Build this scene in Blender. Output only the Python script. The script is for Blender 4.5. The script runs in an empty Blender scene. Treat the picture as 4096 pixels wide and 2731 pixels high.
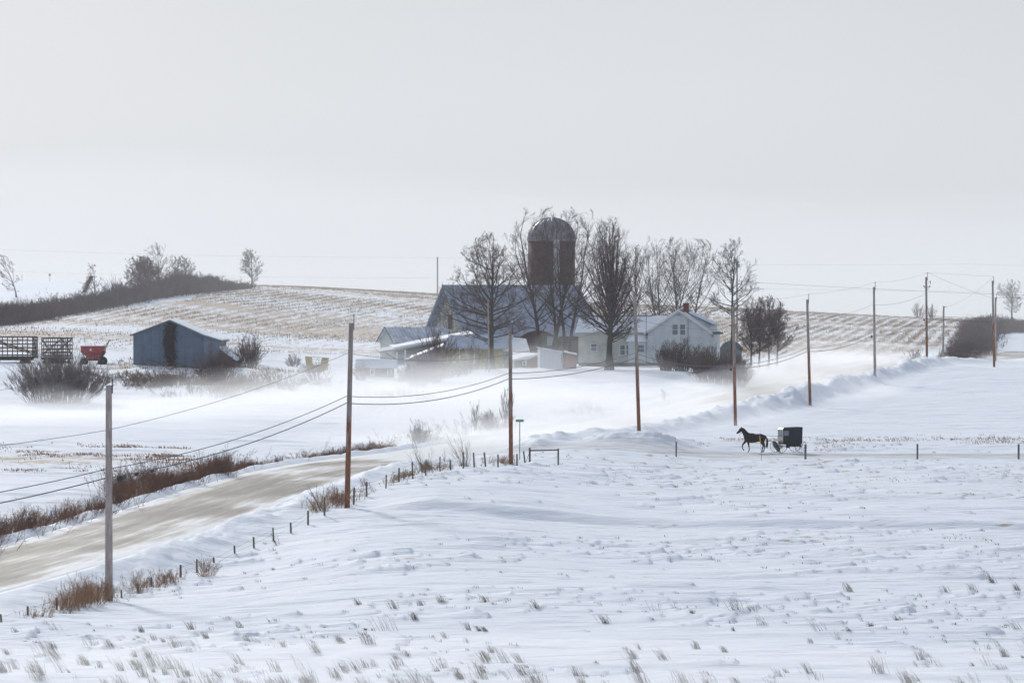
import bpy, math, random
import numpy as np
from mathutils import Vector, Matrix

# ---------------------------------------------------------------- camera, sky, sun, exposure
SC = bpy.context.scene
COL = SC.collection
HAZE_D = 0.00009               # scattering per metre of the thin winter haze
DRIFT_D = 0.0135                 # and of the snow blowing over the ground
F = 17067.0                      # focal length in pixels of the 4096 px wide photograph (150 mm lens)
HORIZON = 1250.0
cam_d = bpy.data.cameras.new("camera")
cam = bpy.data.objects.new("camera", cam_d)
COL.objects.link(cam)
cam_d.sensor_width = 36.0
cam_d.lens = 150.0
cam_d.clip_start = 1.0
cam_d.clip_end = 9000.0
cam.location = (0, 0, 0)
cam.rotation_euler = (math.radians(90) - math.atan((1365.5 - HORIZON) / F), 0, 0)
SC.camera = cam

SUN_AZ = math.radians(-21.0)     # from +Y towards -X: behind the farm, a little to the left
SUN_EL = math.radians(25.0)
world = bpy.data.worlds.new("World")
SC.world = world
world.use_nodes = True
wn = world.node_tree
for n in list(wn.nodes):
    wn.nodes.remove(n)
def N(nt, typ, **kw):
    n = nt.nodes.new(typ)
    for k, v in kw.items():
        if k.startswith('i_'):
            n.inputs[k[2:].replace('_', ' ')].default_value = v
        else:
            setattr(n, k, v)
    return n
out = N(wn, 'ShaderNodeOutputWorld')
bg = N(wn, 'ShaderNodeBackground')
bg.inputs['Strength'].default_value = 0.095
sky = N(wn, 'ShaderNodeTexSky', sky_type='NISHITA', sun_disc=False)
sky.sun_elevation = SUN_EL
sky.sun_rotation = SUN_AZ
sky.air_density = 1.0
sky.dust_density = 4.0
hs = N(wn, 'ShaderNodeHueSaturation')
hs.inputs['Saturation'].default_value = 0.45
wn.links.new(sky.outputs[0], hs.inputs['Color'])
tc = N(wn, 'ShaderNodeTexCoord')
sep = N(wn, 'ShaderNodeSeparateXYZ')
wn.links.new(tc.outputs['Generated'], sep.inputs[0])
# thick cloud cover: brightest at the horizon, greyer just above, soft blotches
cmap = N(wn, 'ShaderNodeMapping')
cmap.inputs['Scale'].default_value = (5.0, 5.0, 16.0)
wn.links.new(tc.outputs['Generated'], cmap.inputs[0])
cn = N(wn, 'ShaderNodeTexNoise')
cn.inputs['Scale'].default_value = 1.6
cn.inputs['Detail'].default_value = 3.0
cn.inputs['Roughness'].default_value = 0.45
wn.links.new(cmap.outputs[0], cn.inputs['Vector'])
madd = N(wn, 'ShaderNodeMath', operation='MULTIPLY_ADD')
madd.inputs[1].default_value = 0.035
wn.links.new(cn.outputs['Fac'], madd.inputs[0])
wn.links.new(sep.outputs['Z'], madd.inputs[2])
cr = N(wn, 'ShaderNodeValToRGB')
el = cr.color_ramp.elements
el[0].position = 0.0
el[0].color = (0.79, 0.84, 0.885, 1)
el[1].position = 1.0
el[1].color = (0.43, 0.50, 0.635, 1)
for p_, c_ in ((0.03, (0.785, 0.835, 0.885, 1)), (0.065, (0.765, 0.81, 0.865, 1)), (0.1, (0.70, 0.745, 0.80, 1)), (0.3, (0.51, 0.575, 0.675, 1))):
    e_ = el.new(p_)
    e_.color = c_
wn.links.new(madd.outputs[0], cr.inputs[0])
sc10 = N(wn, 'ShaderNodeVectorMath', operation='SCALE')
sc10.inputs['Scale'].default_value = 9.1
wn.links.new(cr.outputs[0], sc10.inputs[0])
wmix = N(wn, 'ShaderNodeMix', data_type='RGBA')
wmix.inputs['Factor'].default_value = 0.92
wn.links.new(hs.outputs[0], wmix.inputs['A'])
wn.links.new(sc10.outputs[0], wmix.inputs['B'])
wn.links.new(wmix.outputs['Result'], bg.inputs['Color'])
wn.links.new(bg.outputs[0], out.inputs['Surface'])

sun_d = bpy.data.lights.new("sun", 'SUN')
sun = bpy.data.objects.new("sun", sun_d)
COL.objects.link(sun)
sun_d.energy = 2.7
sun_d.angle = math.radians(6)
sun_d.color = (1.0, 0.97, 0.92)
sdir = Vector((math.sin(SUN_AZ) * math.cos(SUN_EL), math.cos(SUN_AZ) * math.cos(SUN_EL), math.sin(SUN_EL)))
sun.rotation_euler = sdir.to_track_quat('Z', 'Y').to_euler()
sun.location = (-60, 200, 80)

SC.view_settings.view_transform = 'Standard'
SC.view_settings.look = 'None'
SC.view_settings.gamma = 1.0
SC.view_settings.exposure = 0.0
SC.cycles.volume_bounces = 2
SC.cycles.max_bounces = 6
SC.cycles.diffuse_bounces = 3
SC.cycles.transparent_max_bounces = 16
SC.cycles.use_denoising = True
SC.cycles.use_adaptive_sampling = True
SC.cycles.adaptive_threshold = 0.02
SC.cycles.volume_step_rate = 4.0

# ---------------------------------------------------------------- helpers: materials
def newmat(name):
    m = bpy.data.materials.new(name)
    m.use_nodes = True
    nt = m.node_tree
    b = nt.nodes['Principled BSDF']
    return m, nt, b

def mat(name, col, rough=0.8, var=0.25, scale=2.0, stretch=(1, 1, 1), col2=None, bump=0.0, metal=0.0, lo=0.35, hi=0.65, detail=5.0):
    """principled material whose colour wanders between col and col2 with noise in object space"""
    m, nt, b = newmat(name)
    b.inputs['Roughness'].default_value = rough
    b.inputs['Metallic'].default_value = metal
    t = N(nt, 'ShaderNodeTexCoord')
    mp = N(nt, 'ShaderNodeMapping')
    mp.inputs['Scale'].default_value = stretch
    nt.links.new(t.outputs['Object'], mp.inputs[0])
    nz = N(nt, 'ShaderNodeTexNoise')
    nz.inputs['Scale'].default_value = scale
    nz.inputs['Detail'].default_value = detail
    nt.links.new(mp.outputs[0], nz.inputs['Vector'])
    rp = N(nt, 'ShaderNodeValToRGB')
    c2 = col2 or tuple(c * (1 - var) for c in col)
    rp.color_ramp.elements[0].position = lo
    rp.color_ramp.elements[0].color = (*c2, 1)
    rp.color_ramp.elements[1].position = hi
    rp.color_ramp.elements[1].color = (*col, 1)
    nt.links.new(nz.outputs['Fac'], rp.inputs[0])
    nt.links.new(rp.outputs[0], b.inputs['Base Color'])
    if bump:
        bp = N(nt, 'ShaderNodeBump')
        bp.inputs['Distance'].default_value = bump
        nt.links.new(nz.outputs['Fac'], bp.inputs['Height'])
        nt.links.new(bp.outputs[0], b.inputs['Normal'])
    return m

def striped(name, col, col2, axis='X', period=0.3, rough=0.6, dark=0.5, metal=0.0, patch=None):
    """boards or corrugation: narrow dark joints every `period` metres, plus blotches"""
    m = mat(name, col, rough, scale=1.3, col2=col2, metal=metal)
    nt = m.node_tree
    b = nt.nodes['Principled BSDF']
    src = b.inputs['Base Color'].links[0].from_socket
    t = N(nt, 'ShaderNodeTexCoord')
    s = N(nt, 'ShaderNodeSeparateXYZ')
    nt.links.new(t.outputs['Object'], s.inputs[0])
    dv = N(nt, 'ShaderNodeMath', operation='DIVIDE')
    dv.inputs[1].default_value = period
    nt.links.new(s.outputs[axis], dv.inputs[0])
    fr = N(nt, 'ShaderNodeMath', operation='FRACT')
    nt.links.new(dv.outputs[0], fr.inputs[0])
    lt = N(nt, 'ShaderNodeMath', operation='LESS_THAN')
    lt.inputs[1].default_value = 0.22
    nt.links.new(fr.outputs[0], lt.inputs[0])
    mu = N(nt, 'ShaderNodeMath', operation='MULTIPLY')
    mu.inputs[1].default_value = dark
    nt.links.new(lt.outputs[0], mu.inputs[0])
    mx = N(nt, 'ShaderNodeMix', data_type='RGBA')
    nt.links.new(mu.outputs[0], mx.inputs['Factor'])
    nt.links.new(src, mx.inputs['A'])
    mx.inputs['B'].default_value = (*[c * 0.4 for c in col], 1)
    nt.links.new(mx.outputs['Result'], b.inputs['Base Color'])
    bp = N(nt, 'ShaderNodeBump')
    bp.inputs['Distance'].default_value = 0.03
    nt.links.new(fr.outputs[0], bp.inputs['Height'])
    nt.links.new(bp.outputs[0], b.inputs['Normal'])
    return m

M = {}
M['snow'] = mat('snow_on_things', (0.84, 0.86, 0.90), 0.6, col2=(0.76, 0.79, 0.85), scale=0.8, bump=0.05)
M['bark'] = mat('dark_bark', (0.085, 0.066, 0.058), 0.9, col2=(0.05, 0.038, 0.034), scale=3, stretch=(1, 1, .3), bump=.02)
M['bark_grey'] = mat('grey_bark', (0.17, 0.15, 0.14), 0.9, col2=(0.09, 0.075, 0.07), scale=3, stretch=(1, 1, .3), bump=.02)
M['twig'] = mat('reddish_twigs', (0.165, 0.105, 0.10), 0.9, col2=(0.105, 0.07, 0.068), scale=.6)
M['twig_tan'] = mat('tan_twigs', (0.20, 0.155, 0.13), 0.9, col2=(0.13, 0.10, 0.09), scale=.6)
M['twig_grey'] = mat('grey_twigs', (0.15, 0.12, 0.115), 0.9, col2=(0.10, 0.08, 0.075), scale=.6)
M['brush'] = mat('brown_brush', (0.165, 0.12, 0.112), 0.95, col2=(0.105, 0.075, 0.072), scale=.3)
M['brush_red'] = mat('rust_brush', (0.24, 0.105, 0.05), 0.95, col2=(0.10, 0.048, 0.034), scale=.5)
M['straw'] = mat('corn_straw', (0.48, 0.36, 0.235), 0.9, col2=(0.30, 0.215, 0.14), scale=1.5)
M['drygrass'] = mat('dry_grass', (0.42, 0.34, 0.24), 0.9, col2=(0.27, 0.215, 0.155), scale=1.5)
M['rustgrass'] = mat('rusty_grass', (0.40, 0.22, 0.11), 0.9, col2=(0.22, 0.115, 0.06), scale=1.5)
M['post'] = mat('weathered_post_wood', (0.19, 0.17, 0.14), 0.9, col2=(0.09, 0.08, 0.065), scale=5, stretch=(1, 1, .3), bump=.01)
M['dark_metal'] = mat('dark_metal', (0.035, 0.04, 0.05), 0.5, scale=4)
M['wire'] = mat('cable', (0.10, 0.10, 0.11), 0.6, scale=1)
M['glass'] = mat('window_glass', (0.18, 0.22, 0.26), 0.15, col2=(0.11, 0.14, 0.17), scale=1.5)
M['white_paint'] = mat('white_paint', (0.74, 0.75, 0.74), 0.6, col2=(0.62, 0.64, 0.62), scale=1.2)
M['black'] = mat('black_rubber', (0.02, 0.02, 0.022), 0.7, scale=5)

# ---------------------------------------------------------------- helpers: objects
def tag(o, label=None, cat=None, group=None, kind=None):
    if label: o['label'] = label
    if cat: o['category'] = cat
    if group: o['group'] = group
    if kind: o['kind'] = kind
    return o

def thing(name, loc, rz=0.0, label=None, cat=None, group=None):
    o = bpy.data.objects.new(name, None)
    o.empty_display_size = 0.5
    COL.objects.link(o)
    o.location = loc
    o.rotation_euler = (0, 0, rz)
    return tag(o, label, cat, group)

def mesh_np(name, co, quads=None, tris=None, material=None, parent=None, smooth=False):
    co = np.asarray(co, dtype=np.float32).reshape(-1, 3)
    me = bpy.data.meshes.new(name)
    nq = 0 if quads is None else len(quads)
    ntr = 0 if tris is None else len(tris)
    me.vertices.add(len(co))
    me.vertices.foreach_set('co', co.ravel())
    idx = []
    if nq: idx.append(np.asarray(quads, dtype=np.int32).ravel())
    if ntr: idx.append(np.asarray(tris, dtype=np.int32).ravel())
    idx = np.concatenate(idx)
    me.loops.add(len(idx))
    me.loops.foreach_set('vertex_index', idx)
    starts = np.concatenate([np.arange(nq) * 4, nq * 4 + np.arange(ntr) * 3]).astype(np.int32)
    me.polygons.add(nq + ntr)
    me.polygons.foreach_set('loop_start', starts)
    me.update(calc_edges=True)
    if smooth:
        me.polygons.foreach_set('use_smooth', np.ones(nq + ntr, dtype=bool))
    if material: me.materials.append(material)
    o = bpy.data.objects.new(name, me)
    COL.objects.link(o)
    if parent is not None: o.parent = parent
    return o

class MB:
    """collects shapes and links them as one mesh object"""
    def __init__(s):
        s.v = []
        s.f = []
    def poly(s, pts, faces):
        b = len(s.v)
        s.v += [tuple(p) for p in pts]
        s.f += [tuple(b + i for i in f) for f in faces]
        return s
    def box(s, x0, x1, y0, y1, z0, z1):
        p = [(x, y, z) for z in (z0, z1) for y in (y0, y1) for x in (x0, x1)]
        return s.poly(p, [(0, 2, 3, 1), (4, 5, 7, 6), (0, 1, 5, 4), (2, 6, 7, 3), (0, 4, 6, 2), (1, 3, 7, 5)])
    def prism(s, pts, d, axis='y'):
        """pts: polygon in (a, z); extruded along axis from d[0] to d[1]"""
        n = len(pts)
        if axis == 'y':
            P = [(a, d[0], z) for a, z in pts] + [(a, d[1], z) for a, z in pts]
        elif axis == 'x':
            P = [(d[0], a, z) for a, z in pts] + [(d[1], a, z) for a, z in pts]
        else:
            P = [(a, z, d[0]) for a, z in pts] + [(a, z, d[1]) for a, z in pts]
        Fc = [tuple(range(n)), tuple(range(2 * n - 1, n - 1, -1))]
        for i in range(n):
            j = (i + 1) % n
            Fc.append((j, i, n + i, n + j))
        return s.poly(P, Fc)
    def slab(s, a, b, c, d, t):
        """a quad a,b,c,d thickened downwards by t"""
        P = [a, b, c, d] + [(p[0], p[1], p[2] - t) for p in (a, b, c, d)]
        return s.poly(P, [(0, 1, 2, 3), (7, 6, 5, 4), (1, 0, 4, 5), (2, 1, 5, 6), (3, 2, 6, 7), (0, 3, 7, 4)])
    def bar(s, a, b, w, h=None):
        a = Vector(a); b = Vector(b)
        h = h or w
        d = (b - a).normalized()
        up = Vector((0, 0, 1)) if abs(d.z) < .9 else Vector((0, 1, 0))
        sx = d.cross(up).normalized() * (w / 2)
        sy = sx.cross(d).normalized() * (h / 2)
        P = [a - sx - sy, a + sx - sy, a + sx + sy, a - sx + sy, b - sx - sy, b + sx - sy, b + sx + sy, b - sx + sy]
        return s.poly(P, [(0, 1, 2, 3), (7, 6, 5, 4), (1, 0, 4, 5), (2, 1, 5, 6), (3, 2, 6, 7), (0, 3, 7, 4)])
    def tube(s, pts, radii, n=8, cap=True):
        pts = [Vector(p) for p in pts]
        if not hasattr(radii, '__len__'): radii = [radii] * len(pts)
        rings = []
        b = len(s.v)
        ref = None
        for i, p in enumerate(pts):
            d = (pts[min(i + 1, len(pts) - 1)] - pts[max(i - 1, 0)]).normalized()
            if ref is None:
                ref = Vector((0, 0, 1)) if abs(d.z) < .9 else Vector((1, 0, 0))
            u = d.cross(ref).normalized()
            w = u.cross(d).normalized()
            ref = w
            for k in range(n):
                a = 2 * math.pi * k / n
                s.v.append(tuple(p + (u * math.cos(a) + w * math.sin(a)) * radii[i]))
        for i in range(len(pts) - 1):
            for k in range(n):
                j = (k + 1) % n
                s.f.append((b + i * n + k, b + i * n + j, b + (i + 1) * n + j, b + (i + 1) * n + k))
        if cap:
            s.f.append(tuple(b + k for k in range(n))[::-1])
            s.f.append(tuple(b + (len(pts) - 1) * n + k for k in range(n)))
        return s
    def build(s, name, m, parent=None, smooth=False):
        me = bpy.data.meshes.new(name)
        me.from_pydata(s.v, [], s.f)
        me.update()
        if smooth: me.polygons.foreach_set('use_smooth', [True] * len(me.polygons))
        if m: me.materials.append(m)
        o = bpy.data.objects.new(name, me)
        COL.objects.link(o)
        if parent is not None: o.parent = parent
        return o

def lathe(prof, n=24):
    b = MB()
    for i, (r, z) in enumerate(prof):
        for k in range(n):
            a = 2 * math.pi * k / n
            b.v.append((r * math.cos(a), r * math.sin(a), z))
    for i in range(len(prof) - 1):
        for k in range(n):
            j = (k + 1) % n
            b.f.append((i * n + k, i * n + j, (i + 1) * n + j, (i + 1) * n + k))
    b.f.append(tuple(range((len(prof) - 1) * n, len(prof) * n)))
    return b

def copy_tree(o, parent=None):
    c = o.copy()
    COL.objects.link(c)
    c.parent = parent
    for ch in list(o.children): copy_tree(ch, c)
    return c

# ---------------------------------------------------------------- smooth random fields
_rs = np.random.RandomState(7)
_T = _rs.rand(8, 256, 256).astype(np.float32)
def vn(x, y, s=0):
    x = np.asarray(x, dtype=np.float64); y = np.asarray(y, dtype=np.float64)
    xi = np.floor(x).astype(np.int64); yi = np.floor(y).astype(np.int64)
    fx = x - xi; fy = y - yi
    fx = fx * fx * (3 - 2 * fx); fy = fy * fy * (3 - 2 * fy)
    T = _T[s % 8]
    a = T[yi & 255, xi & 255]; b = T[yi & 255, (xi + 1) & 255]
    c = T[(yi + 1) & 255, xi & 255]; d = T[(yi + 1) & 255, (xi + 1) & 255]
    return (a + (b - a) * fx) * (1 - fy) + (c + (d - c) * fx) * fy
def fbm(x, y, s=0, o=4):
    r = 0; a = .5; t = 0
    for i in range(o):
        r = r + a * vn(x * 2 ** i + 17.3 * i, y * 2 ** i + 5.1 * i, s + i); t += a; a *= .5
    return r / t
def sst(x, a, b):
    t = np.clip((x - a) / (b - a), 0, 1)
    return t * t * (3 - 2 * t)

# ---------------------------------------------------------------- the lie of the land
def W(px, py, D):
    return ((px - 2048) / F * D, D, -(py - HORIZON) / F * D)
CP = []
def cp(*a):
    for t in a: CP.append(W(*t))
# near field
for px in (-900, 600, 2048, 3400, 5000):
    X = (px - 2048) / F
    CP.append((X * 60, 60, -7.0)); CP.append((X * 100, 100, -10.8)); CP.append((X * 130, 130, -12.5)); CP.append((X * 150, 150, -13.1))
CP += [(-30, 0, -2.2), (0, 0, -2.2), (30, 0, -2.2), (0, -60, -1.5)]
cp((-500, 2560, 178), (0, 2477, 187), (435, 2408, 203), (900, 2262, 225), (1298, 2070, 243), (1395, 2028, 248), (1596, 1930, 266), (1900, 1870, 287), (2042, 1859, 300))
cp((2048, 2440, 188), (3400, 2440, 188), (4900, 2440, 188), (1500, 2200, 220), (2500, 2210, 225), (3400, 2200, 225), (4900, 2200, 225))
cp((2400, 2020, 258), (3400, 2020, 258), (4900, 2020, 258), (2600, 1900, 297), (3400, 1895, 298), (4900, 1895, 298), (2200, 1845, 308), (2705, 1838, 321), (3222, 1838, 321), (4075, 1837, 321), (4900, 1837, 321))
# behind the driveway
cp((2600, 1745, 352), (3400, 1735, 358), (4100, 1725, 360), (4900, 1720, 360), (2550, 1725, 335), (2935, 1700, 378), (3230, 1623, 415), (3497, 1536, 455), (3705, 1456, 505))
cp((3600, 1640, 405), (4100, 1640, 400), (4900, 1640, 400), (3900, 1520, 452), (4300, 1520, 450), (4900, 1520, 450), (4096, 1468, 495), (4900, 1470, 495), (3975, 1473, 500))
cp((3800, 1452, 530), (4400, 1455, 530), (4900, 1450, 530), (3850, 1430, 600), (3500, 1440, 545), (4096, 1400, 640), (4900, 1390, 640), (4096, 1335, 740), (4900, 1335, 740))
# road line (centre)
cp((-400, 2420, 195), (0, 2290, 212), (435, 2190, 228), (850, 2010, 262), (1250, 1880, 295), (1500, 1828, 320), (1800, 1785, 345), (2200, 1720, 378), (2600, 1655, 400), (3000, 1580, 430), (3230, 1510, 470))
# left: ditch, flat field, slope, farmyard shelf
cp((-600, 2230, 225), (0, 2150, 238), (435, 2040, 258), (800, 1925, 288), (1150, 1850, 312))
cp((-600, 1990, 262), (0, 1985, 265), (435, 1935, 280), (900, 1850, 310), (1300, 1790, 338), (1700, 1740, 360))
cp((-600, 1850, 305), (0, 1850, 305), (500, 1820, 320), (1000, 1760, 345), (-600, 1710, 355), (0, 1705, 360), (500, 1690, 365), (1000, 1680, 372), (1400, 1680, 375), (1900, 1670, 380), (2300, 1655, 385))
cp((-600, 1620, 395), (0, 1620, 395), (500, 1610, 400), (1000, 1590, 408), (1400, 1590, 410), (1800, 1590, 412), (2300, 1580, 415), (2700, 1570, 425))
cp((-600, 1500, 432), (0, 1490, 435), (530, 1500, 436), (800, 1500, 440), (1000, 1505, 440), (1200, 1510, 442), (1500, 1520, 447), (1800, 1525, 450), (2100, 1505, 455), (2435, 1480, 470), (2700, 1500, 460), (2950, 1540, 445))
cp((-600, 1452, 455), (0, 1450, 456), (500, 1452, 456), (900, 1462, 460), (1250, 1485, 462), (1700, 1486, 480), (2000, 1478, 480), (2300, 1474, 490), (2600, 1470, 500), (2850, 1472, 500), (3050, 1480, 500), (3160, 1480, 505), (3250, 1470, 520))
cp((-600, 1410, 500), (0, 1410, 500), (700, 1420, 500), (1300, 1432, 510), (1700, 1445, 530), (2100, 1450, 540), (2600, 1452, 545), (3000, 1455, 550), (3300, 1445, 548))
# corn hill
cp((-600, 1345, 560), (0, 1335, 560), (500, 1345, 560), (1000, 1370, 580), (1500, 1385, 590), (2300, 1400, 600), (3000, 1395, 610), (3500, 1385, 620))
cp((-600, 1285, 625), (0, 1272, 630), (400, 1240, 650), (700, 1195, 685), (750, 1260, 650), (1000, 1290, 650), (1500, 1305, 670), (2300, 1330, 690), (3000, 1325, 700), (3500, 1330, 700), (3850, 1330, 700))
cp((800, 1150, 760), (1100, 1150, 790), (1100, 1210, 720), (1450, 1168, 820), (1800, 1188, 830), (2300, 1215, 850), (2800, 1232, 850), (3150, 1247, 850), (3500, 1266, 850), (3800, 1278, 850), (4096, 1285, 850), (4900, 1290, 850))
cp((2300, 1270, 770), (3000, 1280, 775), (3500, 1295, 775), (3900, 1300, 780))
# far ridge on the left, and what falls away behind the crest
cp((-600, 1175, 800), (0, 1150, 780), (350, 1160, 800), (500, 1150, 830), (-600, 1125, 900), (0, 1117, 900), (350, 1128, 920), (550, 1138, 950))
for px, yc in ((-600, 1125), (0, 1117), (500, 1135), (1100, 1150), (1800, 1188), (2500, 1224), (3200, 1250), (4096, 1285), (4900, 1290)):
    X = (px - 2048) / F
    zc = -(yc - HORIZON) / F * 900
    CP.append((X * 1050, 1050, zc - 4)); CP.append((X * 1500, 1500, zc - 25)); CP.append((X * 2500, 2500, -60))
CP = np.array(CP)
def _key(P_):
    return np.stack([P_[:, 0] * 3.0, P_[:, 1]], 1) / 100.0
_C = _key(CP[:, :2])
def _k(r2):
    return 0.5 * r2 * np.log(r2 + 1e-12)
def _tps():
    n = len(_C)
    d2 = ((_C[:, None] - _C[None]) ** 2).sum(-1)
    A = np.zeros((n + 3, n + 3))
    A[:n, :n] = _k(d2) + np.eye(n) * 0.012
    A[:n, n] = 1; A[:n, n + 1:] = _C
    A[n, :n] = 1; A[n + 1:, :n] = _C.T
    b = np.zeros(n + 3); b[:n] = CP[:, 2]
    return np.linalg.solve(A, b)
_w = _tps()
def tps(x, y):
    x = np.asarray(x, dtype=np.float64).ravel(); y = np.asarray(y, dtype=np.float64).ravel()
    ym = np.maximum(y, 40.0)
    x = np.clip(x, -0.18 * ym, 0.18 * ym)
    y = np.clip(y, -60, 2600)
    res = np.empty(len(x))
    for i in range(0, len(x), 40000):
        q = np.stack([x[i:i + 40000] * 3.0, y[i:i + 40000]], 1) / 100.0
        d2 = ((q[:, None] - _C[None]) ** 2).sum(-1)
        res[i:i + 40000] = _k(d2) @ _w[:-3] + _w[-3] + q @ _w[-2:]
    return res
# coarse table of the smooth surface in (x / y, y), read back bilinearly
_TU = np.linspace(-0.3, 0.3, 241)
_TY = np.concatenate([np.arange(-60, 120, 12.0), np.arange(120, 900, 2.5), np.arange(900, 1300, 12.0), np.arange(1300, 2801, 60.0)])
_UU, _YY = np.meshgrid(_TU, _TY)
_TZ = tps(_UU * np.maximum(_YY, 40), _YY).reshape(_UU.shape)
def base_h(x, y):
    x = np.asarray(x, dtype=np.float64); y = np.asarray(y, dtype=np.float64)
    u = np.clip(x / np.maximum(y, 40), -0.2999, 0.2999)
    fu = (u + 0.3) / 0.6 * 240
    iu = np.floor(fu).astype(int); fu = fu - iu
    yc = np.clip(y, _TY[0], _TY[-1] - 1e-3)
    iy = np.clip(np.searchsorted(_TY, yc, side='right') - 1, 0, len(_TY) - 2)
    fy = (yc - _TY[iy]) / (_TY[iy + 1] - _TY[iy])
    return (_TZ[iy, iu] * (1 - fu) + _TZ[iy, iu + 1] * fu) * (1 - fy) + (_TZ[iy + 1, iu] * (1 - fu) + _TZ[iy + 1, iu + 1] * fu) * fy

# the road: centre line, smoothed
RD = np.array([(-60, 60), (-52, 100), (-41, 150), (-32.8, 183), (-28.1, 203), (-24.6, 222), (-20.8, 245), (-17.6, 265), (-14.6, 285), (-11.2, 305), (-6.2, 325), (0.2, 347), (7.8, 372), (15.5, 398), (24, 428), (33, 462), (43, 500), (54, 545), (68, 600), (84, 660)], dtype=float)
def road_x(y):
    return np.interp(y, RD[:, 1], RD[:, 0])
_ry = np.arange(60, 661, 2.0)
_rx = road_x(_ry)
_rx = np.convolve(np.pad(_rx, 8, mode='edge'), np.ones(17) / 17, 'valid')
_rz = base_h(_rx, _ry)
_rz = np.convolve(np.pad(_rz, 6, mode='edge'), np.ones(13) / 13, 'valid')
_sl = np.gradient(_rx, _ry)
def road_s(x, y):
    """signed distance from the road's centre line (right positive) and the bed's height"""
    xr = np.interp(y, _ry, _rx); sl = np.interp(y, _ry, _sl)
    return (x - xr) / np.sqrt(1 + sl * sl), np.interp(y + (x - xr) * sl * 0.5, _ry, _rz)
def bankh(y):
    """height of the ploughed bank on the right-hand side of the road"""
    return np.interp(y, [150, 190, 215, 232, 262, 285, 300, 306, 318, 326, 332, 345, 370, 400, 440, 480, 520, 560], [0.0, .05, .35, .55, .5, .6, .45, 0.0, 0.0, .45, .55, .6, .8, 1.1, 1.3, 1.2, .8, 0])
def drive_w(x, y):
    """1 on the farm track that the buggy uses"""
    yc = 324.5 + 0.012 * (x - 20) + 1.2 * np.sin(x * .07)
    return (1 - sst(np.abs(y - yc), 2.6, 4.6)) * sst(x, -8.0, -1.0)
def H(x, y, detail=True):
    x = np.asarray(x, dtype=np.float64); y = np.asarray(y, dtype=np.float64)
    h = base_h(x, y)
    s, zr = road_s(x, y)
    inr = (y > 60) & (y < 640)
    wr = np.where(inr, 1 - sst(np.abs(s), 4.6, 7.5), 0)
    h = h * (1 - wr) + zr * wr
    on = np.where(inr, 1, 0) * sst(y, 140, 175)
    # ditch on the left, ploughed banks both sides
    h = h - on * 0.55 * np.exp(-((s + 7.4) / 1.3) ** 2) * (1 - sst(y, 330, 380))
    h = h + on * 0.35 * np.exp(-((s + 5.3) / .6) ** 2) * (.3 + fbm(x * .5, y * .25, 3, 3))
    lump = 0.45 + 0.95 * fbm(x * .45, y * .16, 1, 3) + 0.6 * (fbm(x * 1.3, y * .6, 2, 3) - .5)
    b = bankh(y) * lump
    h = h + on * b * np.exp(-(np.maximum(np.abs(s - 5.9) - .5, 0) / np.where(s < 5.9, .62, 1.5)) ** 2)
    # heap beside the mouth of the track
    h = h + .36 * np.exp(-((x - 1.8) / 3.0) ** 4 - ((y - 333.5) / 2.6) ** 2) * (.5 + 1.2 * fbm(x * 1.6, y * .8, 5, 4))
    h = h + .6 * np.exp(-((x - 10.0) / 3.6) ** 4 - ((y - 331.5) / 2.2) ** 2) * (.5 + fbm(x * 1.4, y * .6, 5, 4))
    # wind-carved steps across the near field
    def step(xc, yline, amp, wid, x0, x1, fall=9.0):
        t = (y - yline) / wid
        return amp * (sst(t, -1, 1) * np.exp(-np.maximum(y - yline - wid, 0) / fall)) * sst(x, x0, x0 + 5) * (1 - sst(x, x1, x1 + 4))
    yl = 246.5 - 0.20 * (x + 8) + 1.6 * (fbm(x * .12, x * 0 + 3.3, 4, 3) - .5)
    h = h + step(0, yl, 0.42, 1.0, -9, 60, 9) * (.7 + .6 * fbm(x * .1, y * 0, 3, 2))
    yl2 = 262 + 0.1 * x + 3 * (fbm(x * .09, x * 0 + 8.3, 4, 3) - .5)
    h = h + step(0, yl2, 0.16, 1.6, -6, 28, 10)
    if detail:
        dw = drive_w(x, y)
        q = np.clip(1 - wr, 0, 1) * (1 - .7 * dw)
        fade = 1 - .6 * sst(y, 450, 700)
        h = h + q * (0.30 * (fbm(x / 14, y / 9, 0, 3) - .5) + 0.26 * (fbm(x / 7.5, y / 1.7, 2, 3) - .5) + .13 * (fbm(x / 2.0, y / .6, 4, 2) - .5) * (.2 + 1.6 * fbm(x / 16, y / 8, 6, 2))) * fade
        # yard drifts near the farm
        yd = sst(y, 395, 430) * (1 - sst(y, 520, 560)) * np.where(s < -7, 1, 0)
        h = h + yd * (1.0 * (fbm(x / 9, y / 6, 6, 3) - .5))
    return h
def gz(x, y):
    return float(H(np.array([float(x)]), np.array([float(y)]))[0])
def G(px, D, dz=0.0):
    x = (px - 2048) / F * D
    return (x, D, gz(x, D) + dz)

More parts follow.
